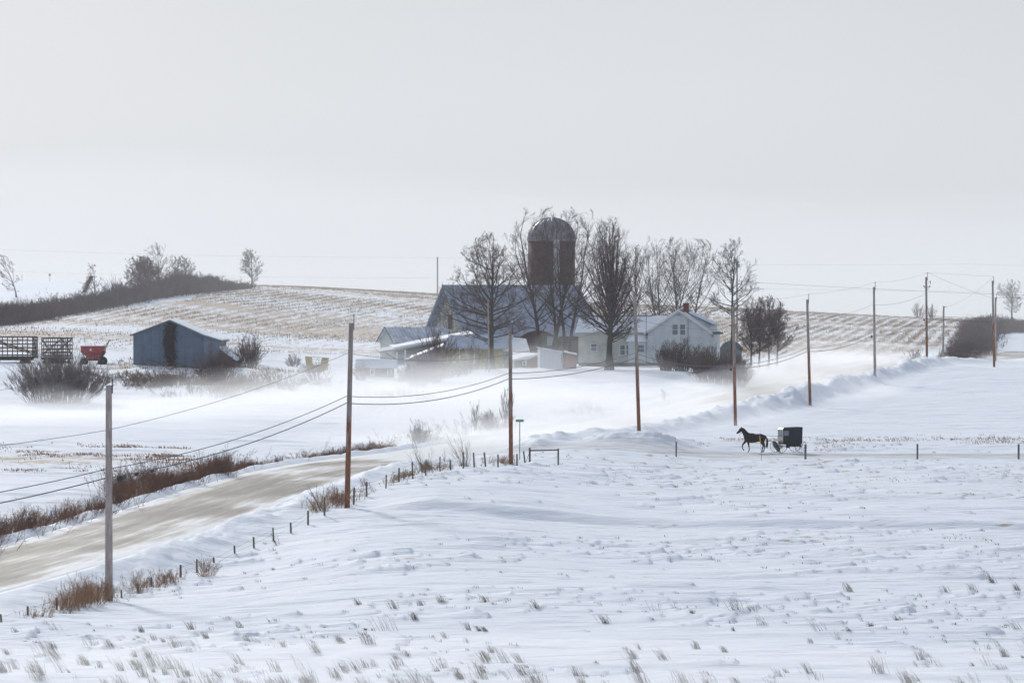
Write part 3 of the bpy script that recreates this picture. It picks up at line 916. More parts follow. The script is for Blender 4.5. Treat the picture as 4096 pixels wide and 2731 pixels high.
# --- low grey shed in front
st = Site(1500, 452, 3, .3)
t = st.thing('low_shed', 'low grey shed with two small windows and a snow-covered roof', 'shed')
x0, x1 = st.x(1441), st.x(1577); zt = st.z(1466); zr_ = st.z(1436)
MB().prism([(0, 0), (0, zt), (1.6, zr_ - .12), (3.2, zt), (3.2, 0)], (x0, x1), 'x').build('wall', M['grey_board'], t)
r = MB()
r.slab((x0 - .45, -.3, zt - .05), (x1 + .25, -.3, zt - .05), (x1 + .25, 1.6, zr_), (x0 - .45, 1.6, zr_), .14)
r.slab((x0 - .45, 1.6, zr_), (x1 + .25, 1.6, zr_), (x1 + .25, 3.5, zt - .05), (x0 - .45, 3.5, zt - .05), .14)
r.build('roof', mat('smooth_roof_snow', (.60, .65, .74), .6, col2=(.55, .6, .69)), t)
window(t, st.x(1483), st.x(1495), st.z(1498), st.z(1480), 0, M['black'], mull=False)
window(t, st.x(1552), st.x(1563), st.z(1496), st.z(1480), 0)

# --- open-fronted cart shed, its long white roof rising to the right
st = Site(1600, 497, 6, .3)
t = st.thing('cart_shed', 'open-fronted shed with a long thin snowy roof on a slanted brace', 'shed')
x0, x1 = st.x(1518), st.x(1900)
za, zb_ = st.z(1405), st.z(1340)
MB().slab((x0, -.6, za), (x1, -.6, zb_), (x1, 6.5, zb_ + .25), (x0, 6.5, za + .25), .2).build('roof', M['bluegrey'], t)
sn = MB().slab((x0 + 1.6, -.55, za + .32 + .17), (x1 - .05, -.55, zb_ + .26), (x1 - .05, 6.4, zb_ + .48), (x0 + 1.6, 6.4, za + .74), .25).build('snow_cover', M['snow'], t)
MB().box(st.x(1592), st.x(1900), .5, 6.2, 0, za - .35).build('wall', M['bluegrey'], t)
MB().prism([(st.x(1592), za - .36), (st.x(1900), za - .36), (st.x(1900), zb_ - .28), (st.x(1592), za - .05)], (.52, 6.1)).build('gable_wall', M['grey_board'], t)
for q in (1587, 1620):
    MB().box(st.x(q) - .09, st.x(q) + .09, -.3, -.12, 0, za - .1 + (q - 1587) * .01).build('post', M['white_paint'], t)
MB().bar((st.x(1543), -.2, st.z(1411)), (st.x(1586), -.2, st.z(1438)), .12).build('brace', M['post'], t)

# --- mustard building with its low white-sided annex
st = Site(1800, 486, 0, .3)
t = st.thing('mustard_shed', 'long low shed with a mustard yellow front and grey annex under snowy roofs', 'shed')
z88, z43 = st.z(1390), st.z(1441)
MB().box(st.x(1762), st.x(2012), 0, 5, 0, z88).build('wall', M['yellow_wall'], t)
MB().prism([(st.x(1668), 0), (st.x(1668), z43 - .1), (st.x(1762), z88 - .1), (st.x(1762), 0)], (.01, 5)).build('annex_wall', M['grey_board'], t)
MB().box(st.x(1627), st.x(1668), .6, 5, 0, z43 - .15).build('slatted_wall', M['clap_white'], t)
MB().slab((st.x(1617), -.5, z43 - .02), (st.x(1775), -.5, z88 + .12), (st.x(1775), 5.2, z88 + .3), (st.x(1617), 5.2, z43 + .15), .14).build('annex_roof', mat('annex_roof_edge', (.16, .17, .18), .8), t)
MB().slab((st.x(1640), -.45, z43 + .32), (st.x(1772), -.45, z88 + .26), (st.x(1772), 5.1, z88 + .5), (st.x(1640), 5.1, z43 + .5), .2).build('snow_cover', M['snow'], t)
MB().slab((st.x(1775), -.5, z88 - .05), (st.x(2030), -.5, z88 - .05), (st.x(2055), 3.2, st.z(1340)), (st.x(1800), 3.2, st.z(1340)), .14).build('roof', M['roof_metal'], t)
for q in (1838, 1897):
    MB().box(st.x(q) - .05, st.x(q) + .05, -.06, -.005, .1, z88 - .2).build('door_trim', M['white_paint'], t)

# --- grey end bay right of the mustard wall
st = Site(2045, 488, 0, .3)
t = st.thing('end_bay', 'small grey lean-to against the right end of the mustard shed', 'shed')
MB().box(st.x(2014), st.x(2075), 0, 4, 0, st.z(1403)).build('wall', M['bluegrey'], t)
MB().slab((st.x(2008), -.3, st.z(1404)), (st.x(2120), -.3, st.z(1406)), (st.x(2105), 4.3, st.z(1355)), (st.x(2012), 4.3, st.z(1345)), .12).build('roof', M['snow'], t)
MB().box(st.x(2018), st.x(2045), -.05, -.005, .1, st.z(1420)).build('door', M['grey_board'], t)

# --- porch-roofed red shed
st = Site(2110, 481, 0, .3)
t = st.thing('red_shed', 'dark red shed with a snowy porch roof on thin white posts', 'shed')
zt = st.z(1414)
MB().prism([(st.x(2115), 0), (st.x(2115), st.z(1430)), (st.x(2163), zt), (st.x(2163), 0)], (0, 4)).build('wall', M['red_board'], t)
MB().slab((st.x(2050), -.6, st.z(1437)), (st.x(2108), -.6, st.z(1433)), (st.x(2166), -.3, st.z(1412)), (st.x(2050), 3.4, st.z(1409)), .12).build('roof', M['snow'], t)
MB().box(st.x(2056), st.x(2114), 1.2, 4, 0, st.z(1437)).build('porch_wall', M['grey_board'], t)
for q in (2055, 2105):
    MB().box(st.x(q) - .06, st.x(q) + .06, -.5, -.38, 0, st.z(1437)).build('post', M['white_paint'], t)
window(t, st.x(2093), st.x(2101), st.z(1457), st.z(1449), 1.2, fw=.12, mull=False)

# --- pale ribbed hut
st = Site(2208, 474, 8, .25)
t = st.thing('ribbed_hut', 'pale blue-white hut with a sloping top and a turquoise panel at its foot', 'hut')
MB().prism([(st.x(2160), 0), (st.x(2160), st.z(1394)), (st.x(2250), st.z(1403)), (st.x(2250), 0)], (0, 1.9)).build('wall', M['hut_white'], t)
MB().slab((st.x(2158), -.12, st.z(1392) + .03), (st.x(2266), -.12, st.z(1408)), (st.x(2266), 2.2, st.z(1412) + .15), (st.x(2158), 2.2, st.z(1392) + .12), .08).build('roof', M['snow'], t)
MB().box(st.x(2200), st.x(2250) + .02, -.06, -.004, .02, st.z(1474)).build('base_panel', M['turq'], t)
MB().box(st.x(2250) + .003, st.x(2250) + .05, .5, 1.3, .5, st.z(1420)).build('door', M['dark_metal'], t)
MB().box(st.x(2245), st.x(2247), -.05, -.004, .9, st.z(1416)).build('slot_window', M['dark_metal'], t)

# --- second little red shed next to the house
st = Site(2285, 486, 0, .3)
t = st.thing('woodshed', 'little dark red woodshed squeezed between the hut and the farmhouse', 'shed')
MB().prism([(st.x(2262), 0), (st.x(2262), st.z(1408)), (st.x(2306), st.z(1418)), (st.x(2306), 0)], (0, 3)).build('wall', M['red_board'], t)
MB().slab((st.x(2258), -.2, st.z(1406)), (st.x(2308), -.2, st.z(1417)), (st.x(2308), 3.2, st.z(1413)), (st.x(2258), 3.2, st.z(1402)), .1).build('roof', M['snow'], t)

# --- round-roofed outbuilding
st = Site(2150, 508, 0, .3)
t = st.thing('round_roof_shed', 'dark brown round-roofed shed in front of the barn', 'shed')
rr = 88 / F * 508
za = st.z(1400)
arc = [(math.cos(a) * rr * 1.02, za + math.sin(a) * (st.z(1326) - za)) for a in np.linspace(0, math.pi, 17)]
MB().prism([(rr * 1.02, 0)] + arc + [(-rr * 1.02, 0)], (0, 5)).build('wall', M['brown_board'], t)
arc2 = [(math.cos(a) * (rr * 1.02 + .15), za + math.sin(a) * (st.z(1326) - za + .15)) for a in np.linspace(0, math.pi, 17)]
MB().prism([(rr * 1.02 + .15, za - .1)] + arc2 + [(-rr * 1.02 - .15, za - .1)] + arc[::-1], (-.3, 5.2)).build('roof', mat('tarred_roof', (.10, .085, .08), .8), t)
MB().box(st.x(2188), st.x(2235), -.06, -.005, st.z(1382), st.z(1345)).build('door', M['bluegrey'], t)

# --- farmhouse
st = Site(2715, 500, -10, .3)
t = st.thing('farmhouse', 'white clapboard farmhouse with a red chimney and peeling gable behind lilac bushes', 'house')
xl, xr, xa = st.x(2592), st.x(2838), st.x(2716)
ze, za = st.z(1325), st.z(1240)
zf = st.z(1451)
dpt = 9.5
MB().box(xl + .03, xr - .03, .03, dpt - .03, 0, zf).build('foundation', M['found'], t)
MB().prism([(xl, zf), (xl, ze), (xa, za - .1), (xr, ze), (xr, zf)], (0, dpt)).build('wall', M['clap_white'], t)
sl = (za - ze) / (xa - xl)
r = MB()
o_ = .38
r.slab((xl - o_, -.35, ze - sl * o_), (xa, -.35, za + .04), (xa, dpt + .3, za + .04), (xl - o_, dpt + .3, ze - sl * o_), .13)
r.slab((xa, -.35, za + .04), (xr + o_, -.35, ze - sl * o_), (xr + o_, dpt + .3, ze - sl * o_), (xa, dpt + .3, za + .04), .13)
rf = r.build('roof', M['roof_dark'], t)
r = MB()
r.slab((xl - o_ - .02, -.3, ze - sl * o_ + .1), (xa - .02, -.3, za + .13), (xa - .02, dpt + .3, za + .13), (xl - o_ - .02, dpt + .3, ze - sl * o_ + .1), .08)
r.slab((xa + .5, .5, za - .3 + .05), (xr + o_ - .3, .5, ze - sl * o_ + .24), (xr + o_ - .3, dpt, ze - sl * o_ + .24), (xa + .5, dpt, za - .25), .06)
r.build('snow_cover', M['snow'], rf)
r = MB(); r.bar((xl - o_, -.37, ze - sl * o_ - .05), (xa, -.37, za - .02), .05, .2); r.bar((xa, -.37, za - .02), (xr + o_, -.37, ze - sl * o_ - .05), .05, .2)
r.build('rake_board', M['white_paint'], t)
c_ = MB().box(-.3, .3, -.3, .3, -1.2, .75); c_.box(-.36, .36, -.36, .36, .75, .87)
c_ = c_.build('chimney', M['brick'], rf); c_.location = (st.x(2733), 2.6, za - .05)
# shed dormer on the right-hand slope
xd0, xd1 = xa + .6, xr + .1
dm = MB().prism([(xd0, za - .7), (xr - .1, ze + .0), (xd1 - .3, ze + .7), (xd0, za - .28)], (2.6, 8.0)).build('dormer', M['clap_white'], t)
MB().slab((xd0 - .2, 2.3, za - .12), (xd1, 2.3, ze + .86), (xd1, 8.3, ze + .86), (xd0 - .2, 8.3, za - .12), .12).build('dormer_roof', M['roof_metal'], dm)
for q0, q1 in ((2690, 2711), (2721, 2741)):
    window(t, st.x(q0), st.x(q1), st.z(1339), st.z(1298), 0)
window(t, st.x(2640), st.x(2664), st.z(1424), st.z(1401), 0, mat('brown_blind', (.16, .07, .06), .8))
window(t, st.x(2766), st.x(2788), st.z(1448), st.z(1425), 0)
for y0 in (1.6, 5.0):
    window(t, y0, y0 + 1.0, st.z(1418), st.z(1385), xr, side=True)
window(t, 1.9, 2.5, st.z(1348), st.z(1334), xr, side=True, mull=False)
MB().prism([(st.x(2704), st.z(1262)), (st.x(2726), st.z(1262)), (st.x(2715), st.z(1254))], (-.05, -.004)).build('gable_vent', M['bluegrey'], t)
MB().tube([(st.x(2752), -.08, zf), (st.x(2752), -.08, st.z(1278))], .05, 5).build('cable_conduit', M['bluegrey'], t)
# wing to the left
wy = 1.6
wl = st.x(2306)
zwe, zwr = st.z(1320), st.z(1263)
MB().box(wl + .03, xl - .01, wy + .03, wy + 6, 0, zf - .02).build('wing_foundation', M['found'], t)
MB().prism([(wy, zf - .02), (wy, zwe), (wy + 3.1, zwr - .1), (wy + 6.2, zwe), (wy + 6.2, zf - .02)], (wl, xl - .005), 'x').build('wing_wall', M['clap_cream'], t)
r = MB(); k = (zwr - zwe) / 3.1
r.slab((wl - .35, wy - .35, zwe - k * .35), (xl + .9, wy - .35, zwe - k * .35), (xl + 1.6, wy + 3.1, zwr), (wl - .35, wy + 3.1, zwr), .12)
r.slab((wl - .35, wy + 3.1, zwr), (xl + 1.6, wy + 3.1, zwr), (xl + .9, wy + 6.5, zwe - k * .35), (wl - .35, wy + 6.5, zwe - k * .35), .12)
r.build('wing_roof', M['snow'], t)
MB().box(wl - .35, xl - .1, wy + 3.0, wy + 3.2, zwr - .03, zwr + .06).build('ridge_cap', M['roof_dark'], t)
window(t, st.x(2357), st.x(2379), st.z(1403), st.z(1377), wy)
window(t, st.x(2474), st.x(2492), st.z(1420), st.z(1381), wy)
window(t, st.x(2499), st.x(2509), st.z(1420), st.z(1381), wy)
# porch
pl, zp = st.x(2513), st.z(1362)
MB().box(pl, xl - .02, .1, wy - .004, zf, zp).build('porch', M['clap_white'], t)
MB().box(pl + .05, xl - .04, .14, wy - .01, 0, zf - .004).build('porch_foundation', M['found'], t)
MB().slab((pl - .2, -.15, zp - .02), (xl - .01, -.15, zp - .02), (xl - .01, wy - .01, st.z(1338)), (pl - .05, wy - .01, st.z(1338)), .1).build('porch_roof', M['snow'], t)
window(t, st.x(2553), st.x(2577), st.z(1408), st.z(1380), .1)
ant = MB(); ant.tube([(st.x(2588), -.5, 0), (st.x(2588), -.5, st.z(1242))], .03, 5)
ant.bar((st.x(2560), -.5, st.z(1252)), (st.x(2605), -.5, st.z(1256)), .03)
ant.build('aerial_mast', M['dark_metal'], t)

# --- dark little hut under the tree right of the house
st = Site(2925, 530, 0, .2)
t = st.thing('garden_hut', 'dark round-topped hut half hidden behind the tree right of the farmhouse', 'hut')
MB().prism([(-1.3, 0), (-1.3, 2.3), (-.8, 2.9), (0, 3.2), (.8, 2.9), (1.3, 2.3), (1.3, 0)], (0, 3)).build('wall', M['grey_board'], t)
MB().prism([(-1.6, 2.2), (-.9, 3.05), (0, 3.42), (.9, 3.05), (1.6, 2.2), (1.31, 2.31), (.8, 2.92), (0, 3.22), (-.8, 2.92), (-1.31, 2.31)], (-.3, 3.2)).build('roof', mat('slate_roof', (.13, .14, .18), .7), t)
# --- feed box out by the bend
st = Site(3166, 500, 0, .1)
t = st.thing('feed_box', 'small grey wooden box in the blowing snow beyond the four roadside trees', 'box')
bb = MB().box(-.55, .55, -.4, .4, 0, .68)
bb.build('box_body', M['grey_board'], t)
MB().slab((-.62, -.46, .69), (.62, -.46, .69), (.62, .46, .76), (-.62, .46, .76), .05).build('lid', M['snow'], t)
# ---------------------------------------------------------------- bare trees, shrubs, grass
def tubes(P, R, sides):
    """P (n,k,3), R (n,k) -> vertices and quads of n tapered tubes"""
    n, k, _ = P.shape
    T = np.gradient(P, axis=1)
    T /= np.linalg.norm(T, axis=2, keepdims=True) + 1e-9
    ref = np.where(np.abs(T[..., 2:3]) < .9, np.array([0, 0, 1.0]), np.array([1.0, 0, 0]))
    A = np.cross(T, ref); A /= np.linalg.norm(A, axis=2, keepdims=True) + 1e-9
    B = np.cross(T, A)
    ang = 2 * np.pi * np.arange(sides) / sides
    V = P[:, :, None] + (A[:, :, None] * np.cos(ang)[:, None] + B[:, :, None] * np.sin(ang)[:, None]) * R[:, :, None, None]
    b = (np.arange(n)[:, None, None] * k + np.arange(k - 1)[None, :, None]) * sides
    j = np.arange(sides); jn = (j + 1) % sides
    q = np.stack([b + j, b + jn, b + sides + jn, b + sides + j], -1).reshape(-1, 4)
    return V.reshape(-1, 3), q
def join(parts):
    vs, qs, o = [], [], 0
    for v, q in parts:
        vs.append(v); qs.append(q + o); o += len(v)
    return np.concatenate(vs), np.concatenate(qs)
def grow(P, R, m, t0, t1, ang, length, rr, rs, k=4, up=.25, wander=.12, pow_=1.0, rmin=.012):
    """m children from each parent curve; length = fraction of the parent's length"""
    n, kk, _ = P.shape
    t = (t0 + (t1 - t0) * rs.rand(n, m) ** pow_) * (kk - 1)
    i = np.minimum(t.astype(int), kk - 2); f = (t - i)[..., None]
    ar = np.arange(n)[:, None]
    o = P[ar, i] * (1 - f) + P[ar, i + 1] * f
    tg = P[ar, i + 1] - P[ar, i]
    tg = tg / (np.linalg.norm(tg, axis=2, keepdims=True) + 1e-9)
    pr = R[ar, i] * (1 - f[..., 0]) + R[ar, i + 1] * f[..., 0]
    pl = np.linalg.norm(np.diff(P, axis=1), axis=2).sum(1)[:, None]
    rnd = rs.normal(size=(n, m, 3))
    perp = rnd - (rnd * tg).sum(2, keepdims=True) * tg
    perp /= np.linalg.norm(perp, axis=2, keepdims=True) + 1e-9
    a = ang * rs.uniform(.65, 1.35, (n, m, 1))
    d = tg * np.cos(a) + perp * np.sin(a)
    L = pl * length * rs.uniform(.55, 1.25, (n, m)) * (1.15 - .55 * (t / (kk - 1)))
    o = o.reshape(-1, 3); d = d.reshape(-1, 3); L = L.reshape(-1); pr = pr.reshape(-1)
    C = [o]; p = o.copy()
    for s in range(k - 1):
        d = d + np.array([0, 0, up / (k - 1)]) + rs.normal(0, wander, d.shape)
        d /= np.linalg.norm(d, axis=1, keepdims=True)
        p = p + d * (L / (k - 1))[:, None]
        C.append(p)
    C = np.stack(C, 1)
    r0 = np.maximum(pr * rr, rmin)
    RR = r0[:, None] * np.linspace(1, .3, k)[None]
    return C, np.maximum(RR, rmin * .6)

def make_tree(name, px, D, H_, Rc, label, seed, trunk=.30, clear=.16, stems=1, spread=.25, n1=34, ang=.62, up=.55, peak=.55, twig=2, mats=('bark', 'twig'),
              lean=0.0, dens=1.0, group=None, sink=.15, tw=.013, fan=.5, bow=.62, gnarl=.05, cat='tree', taper=.62):
    """a leafless tree: tapering trunk and limbs in one mesh, the fine crown in another"""
    rs = np.random.RandomState(seed)
    t = thing(name, G(px, D, -sink), 0, label, cat, group)
    # leaders
    k = 9
    LP, LR = [], []
    for s in range(stems):
        az = 2 * np.pi * (s / stems) + rs.uniform(-.4, .4)
        h = H_ * (rs.uniform(.86, .98) if stems > 1 else .97)
        zz = np.linspace(0, h, k)
        out_ = spread * Rc * 2 * (zz / h) ** .8 * (1 if stems > 1 else .15)
        wx = np.cumsum(rs.normal(0, gnarl * H_ / k, k)) * .6; wy = np.cumsum(rs.normal(0, gnarl * H_ / k, k)) * .6
        wx -= wx[0]; wy -= wy[0]
        LP.append(np.stack([np.cos(az) * out_ + wx + (rs.uniform(-.3, .3) if stems > 1 else 0), np.sin(az) * out_ + wy, zz], 1))
        rr = trunk * (1 if stems == 1 else .75) * (1 - (zz / h) ** .6 * .95)
        rr[0] *= 1.35
        LR.append(rr)
    LP = np.array(LP); LR = np.array(LR)
    def env(z):
        q = np.clip((z / H_ - clear * .6) / (1 - clear * .6), 0, 1)
        e = np.where(q < peak, np.sin(np.pi / 2 * np.clip(q / peak, 0, 1)) ** .75, np.cos(np.pi / 2 * (q - peak) / (1.0001 - peak)) ** taper)
        return Rc * np.maximum(e, .12)
    # main limbs: each aims for a point on the crown's outline
    m = max(4, int(n1 / stems))
    C1, R1 = [], []
    for s in range(stems):
        for j in range(m):
            ft = clear * 1.15 + (.97 - clear * 1.15) * ((j + rs.rand()) / m) ** .85
            zt = ft * H_
            z0 = H_ * (clear + max(ft - clear, .02) * fan * rs.uniform(.7, 1.2))
            z0 = min(z0, zt - H_ * .03, LP[s][-1, 2] * .97)
            z0 = max(z0, H_ * clear * .85)
            ii = min(int(z0 / LP[s][-1, 2] * (k - 1)), k - 2); ff = z0 / LP[s][-1, 2] * (k - 1) - ii
            o = LP[s][ii] * (1 - ff) + LP[s][ii + 1] * ff
            az = rs.uniform(0, 2 * np.pi)
            er = float(env(np.array([zt]))[0]) * np.sqrt(rs.uniform(.2, 1.15))
            cx_, cy_ = (LP[s][-1, :2] * .5 if stems > 1 else (0, 0))
            tgt = np.array([cx_ + np.cos(az) * er, cy_ + np.sin(az) * er, zt + (0.04 * H_ if er > Rc * .5 else 0)])
            q = np.linspace(0, 1, 7)[:, None]
            mid = o * .5 + tgt * .5
            mid[:2] = o[:2] * (1 - bow) + tgt[:2] * bow
            mid[2] = o[2] * .55 + tgt[2] * .45
            c = (1 - q) ** 2 * o + 2 * q * (1 - q) * mid + q ** 2 * tgt
            c[1:] += np.cumsum(rs.normal(0, .2 * gnarl * H_ / 6, (6, 3)), 0)
            C1.append(c)
            r0 = min(max(LR[s][ii] * .40, .028), .025 + .013 * np.linalg.norm(tgt - o))
            R1.append(r0 * np.linspace(1, .25, 7))
    C1 = np.array(C1); R1 = np.array(R1)
    C2, R2 = grow(C1, R1, max(3, int(8 * dens)), .22, .98, .72, .38, .5, rs, 5, up * .5, .10, rmin=.016)
    C3, R3 = grow(C2, R2, max(3, int(6 * dens)), .15, 1.0, .8, .5, .55, rs, 4, up * .45, .12, rmin=tw)
    Ct, Rt = grow(LP[:, -4:], LR[:, -4:], 7, .3, 1, .7, .42, .4, rs, 5, up * .6, .08, rmin=.016)
    Ct2, Rt2 = grow(Ct, Rt, 8, .2, 1, .5, .45, .5, rs, 4, up * .4, .1, rmin=tw)
    lv = [(C1, R1, 5), (C2, R2, 4)]
    fine = [(C3, R3, 3), (Ct, Rt, 3), (Ct2, Rt2, 3)]
    if twig > 1:
        C4, R4 = grow(C3, R3, max(3, int(5 * dens)), .2, 1.0, .75, .6, .7, rs, 3, up * .3, .12, rmin=tw * .85)
        C5, R5 = grow(Ct2, Rt2, 4, .2, 1.0, .6, .5, .7, rs, 3, up * .3, .12, rmin=tw * .85)
        fine += [(C4, R4, 3), (C5, R5, 3)]
    def fit(P):
        P = P.copy()
        r = np.hypot(P[..., 0], P[..., 1]); e = env(P[..., 2]) * 1.12
        s = np.where(r > e, (e + (r - e) * .6) / (r + 1e-6), 1)
        P[..., 0] *= s; P[..., 1] *= s
        zz = P[..., 2]; P[..., 2] = np.where(zz > H_ * .97, H_ * .97 + (zz - H_ * .97) * .55, zz)
        P[..., 0] += lean * (np.maximum(P[..., 2], 0) / H_) ** 1.5 * H_
        P[..., 2] = np.maximum(P[..., 2], 0)
        return P
    v, q = join([tubes(fit(LP), LR, 8)] + [tubes(fit(a), b, s) for a, b, s in lv])
    mesh_np('trunk', v, quads=q, material=M[mats[0]], parent=t, smooth=True)
    v, q = join([tubes(fit(a), b, s) for a, b, s in fine])
    mesh_np('crown', v, quads=q, material=M[mats[1]], parent=t)
    return t

def make_shrub(name, px, D, H_, Rx, label, seed, n=60, mats='twig', splay=.5, lean=0.0, dens=1.0, group=None, thick=.02, Ry=None, up=.35, base=.45, cat='shrub', tw=.011, levels=2, sink=.1):
    """many stems fanning from the ground; one mesh, it has no separate parts"""
    rs = np.random.RandomState(seed)
    Ry = Ry or Rx
    k = 6
    a = rs.uniform(0, 2 * np.pi, n); r = np.sqrt(rs.rand(n))
    bx = np.cos(a) * r * Rx * base; by = np.sin(a) * r * Ry * base
    tx = np.cos(a) * r * Rx; ty = np.sin(a) * r * Ry
    h = H_ * (1 - .45 * r ** 2) * rs.uniform(.6, 1.05, n)
    q = np.linspace(0, 1, k)[None, :, None]
    P0 = np.stack([bx, by, 0 * bx], 1)[:, None]; P2 = np.stack([tx, ty, h], 1)[:, None]
    P1 = np.stack([bx * .7 + tx * .3, by * .7 + ty * .3, h * .55], 1)[:, None]
    P = (1 - q) ** 2 * P0 + 2 * q * (1 - q) * P1 + q ** 2 * P2
    P[:, 1:] += np.cumsum(rs.normal(0, .02 * H_, (n, k - 1, 3)), 1)
    # stems stand on the sloping ground
    x0, y0, z0 = G(px, D)
    gzv = H(x0 + bx, y0 + by) - z0
    P[:, :, 2] += gzv[:, None]
    R = thick * np.linspace(1, .3, k)[None] * rs.uniform(.6, 1.3, (n, 1))
    C2, R2 = grow(P, R, max(2, int(6 * dens)), .2, 1.0, splay, .35, .6, rs, 4, up, .14, rmin=tw)
    parts = [(P, R, 4), (C2, R2, 3)]
    if levels > 1:
        C3, R3 = grow(C2, R2, max(2, int(4 * dens)), .15, 1.0, splay, .5, .7, rs, 3, up, .14, rmin=tw)
        parts.append((C3, R3, 3))
    out_ = []
    for A, B, s in parts:
        A = A.copy(); A[..., 0] += lean * np.maximum(A[..., 2], 0)
        out_.append(tubes(A, B, s))
    v, qd = join(out_)
    o = mesh_np(name, v, quads=qd, material=M[mats])
    o.location = (x0, y0, z0 - sink)
    return tag(o, label, cat, group)

M['brush_tan'] = mat('tan_brush', (0.25, 0.17, 0.125), .95, col2=(.14, .095, .075), scale=.4)
M['straw2'] = mat('pale_rust_weeds', (0.50, 0.34, 0.22), 0.9, col2=(0.32, 0.22, 0.16), scale=1.5)
M['twig_pale'] = mat('pale_twigs', (0.27, 0.22, 0.205), .9, col2=(.17, .135, .125), scale=.6)
M['tuftgrass'] = mat('grey_brown_grass', (0.24, 0.195, 0.145), 0.9, col2=(0.12, 0.098, 0.08), scale=1.5)
# --- the trees round the farm
make_tree('maple_tree', 1962, 474, 15.5, 6.2, 'round-headed bare maple in front of the barn roof, left of the silo', 21, trunk=.46, clear=.17, n1=52, ang=.75, up=.4, peak=.34, dens=1.0, fan=.72, bow=.78, taper=.8)
make_tree('ash_tree', 2196, 486, 18.2, 5.6, 'bare rough-barked tree whose branches cross the silo from its left foot', 33, trunk=.5, clear=.2, stems=2, spread=.3, n1=40, ang=.8, up=.35, peak=.6, dens=.8, gnarl=.09, mats=('bark', 'twig'))
make_tree('ash_tree', 2256, 489, 19.0, 5.0, 'bare rough-barked tree forking in front of the right side of the silo', 35, trunk=.40, clear=.22, stems=3, spread=.26, n1=39, ang=.8, up=.4, peak=.66, dens=.8, gnarl=.08, mats=('bark', 'twig'))
make_tree('maple_tree', 2437, 470, 16.9, 4.9, 'tallest and densest bare tree, fan-shaped, before the farmhouse wing', 47, trunk=.46, clear=.17, n1=80, ang=.42, up=.8, peak=.36, dens=.88, fan=.40, bow=.68, taper=.95, mats=('bark', 'twig'))
make_tree('slender_tree', 2538, 545, 15.4, 3.2, 'slender bare tree rising behind the farmhouse wing', 51, trunk=.33, clear=.3, n1=26, ang=.5, up=.8, peak=.6, dens=.62, mats=('bark', 'twig_grey'))
make_tree('multi_stem_tree', 2650, 545, 16.2, 5.0, 'pale multi-stemmed bare tree behind the farmhouse ridge', 57, trunk=.34, clear=.26, stems=3, spread=.40, n1=42, ang=.5, up=.7, peak=.68, dens=.7, fan=.4, mats=('bark_grey', 'twig_grey'))
make_tree('multi_stem_tree', 2730, 550, 16.4, 5.0, 'dark-trunked bare tree directly behind the red chimney', 58, trunk=.34, clear=.28, stems=3, spread=.38, n1=45, ang=.5, up=.7, peak=.70, dens=.72, fan=.4, mats=('bark_grey', 'twig_grey'))
make_tree('maple_tree', 2928, 500, 15.8, 4.4, 'open-crowned bare tree standing just right of the farmhouse', 63, trunk=.33, clear=.36, n1=36, ang=.8, up=.4, peak=.34, dens=.8, fan=.65, bow=.75, taper=.95, mats=('bark', 'twig_grey'))
for i, (px, h, r, what) in enumerate(((3002, 8.3, 2.9, 'closest to the farmhouse'), (3036, 8.9, 2.7, 'second out from the farmhouse'), (3073, 8.6, 2.6, 'third out from the farmhouse'), (3105, 7.2, 2.4, 'the smallest, farthest from the farmhouse'))):
    make_tree('roadside_tree', px, 497 + 3 * i, h, r, 'bushy little bare tree of a row of four, ' + what, 70 + i, trunk=.17, clear=.22, n1=36, ang=.5, up=.7, peak=.5, dens=.95, fan=.4, mats=('bark', 'twig'), group='row of four small trees right of the farmhouse', tw=.015)
make_tree('distant_tree', 4046, 850, 8.6, 3.0, 'bare tree on the far right crest above the dark thicket', 81, trunk=.26, clear=.18, n1=34, ang=.5, up=.8, peak=.6, dens=.7, mats=('bark_grey', 'twig_grey'), tw=.022)
make_shrub('distant_bush', 3672, 855, 3.2, 1.9, 'faint leafless bush on the skyline left of the pole with brackets', 82, 40, 'twig_grey', .45, dens=.7, up=.6, thick=.03, tw=.02)
make_shrub('distant_bush', 3728, 858, 3.2, 1.3, 'faint leafless bush on the skyline right of the pole with brackets', 83, 34, 'twig_grey', .4, dens=.7, up=.7, thick=.03, tw=.02)
# --- left ridge
RG = (('leaning_tree', 66, 705, 7.4, 3.0, 'thin bare tree leaning left at the left end of the hedgerow', -.42, 14, .7, .16),
      ('ridge_tree', 378, 672, 6.4, 1.6, 'broken forked snag with a mat of creeper on the ridge', -.05, 9, .5, .15),
      ('ridge_tree', 560, 700, 6.6, 3.2, 'broad twiggy tree at the left of the ridge clump', -.06, 40, 1.0, .2),
      ('ridge_tree', 592, 705, 6.6, 2.4, 'dense twiggy tree beside the tallest of the ridge clump', -.05, 38, 1.0, .2),
      ('ridge_tree', 637, 712, 8.6, 2.7, 'tallest, most open tree of the ridge clump', -.06, 24, .6, .2),
      ('ridge_tree', 702, 725, 6.2, 2.4, 'rounded twiggy tree near the right of the ridge clump', -.05, 26, .7, .18),
      ('ridge_tree', 746, 732, 6.4, 2.4, 'rightmost tree of the ridge clump, bent by the wind', -.10, 28, .8, .18),
      ('lone_tree', 1008, 782, 7.6, 2.2, 'lone narrow bare tree on the stubble skyline', -.05, 34, .8, .2))
for i, (nm, px, D, h, r, lb, ln, n1, dn, tr) in enumerate(RG):
    make_tree(nm, px, D, h, r, lb, 101 + i, trunk=tr, clear=.12, n1=n1, ang=.6, up=.6, peak=.6, dens=dn, mats=('bark_grey', 'twig_grey') if nm != 'ridge_tree' else ('bark', 'twig_grey'), lean=ln, tw=.02, sink=.3)
v_ = vine_mesh(0, 1.6, 4.2, 1.0, 0, 260, 5)
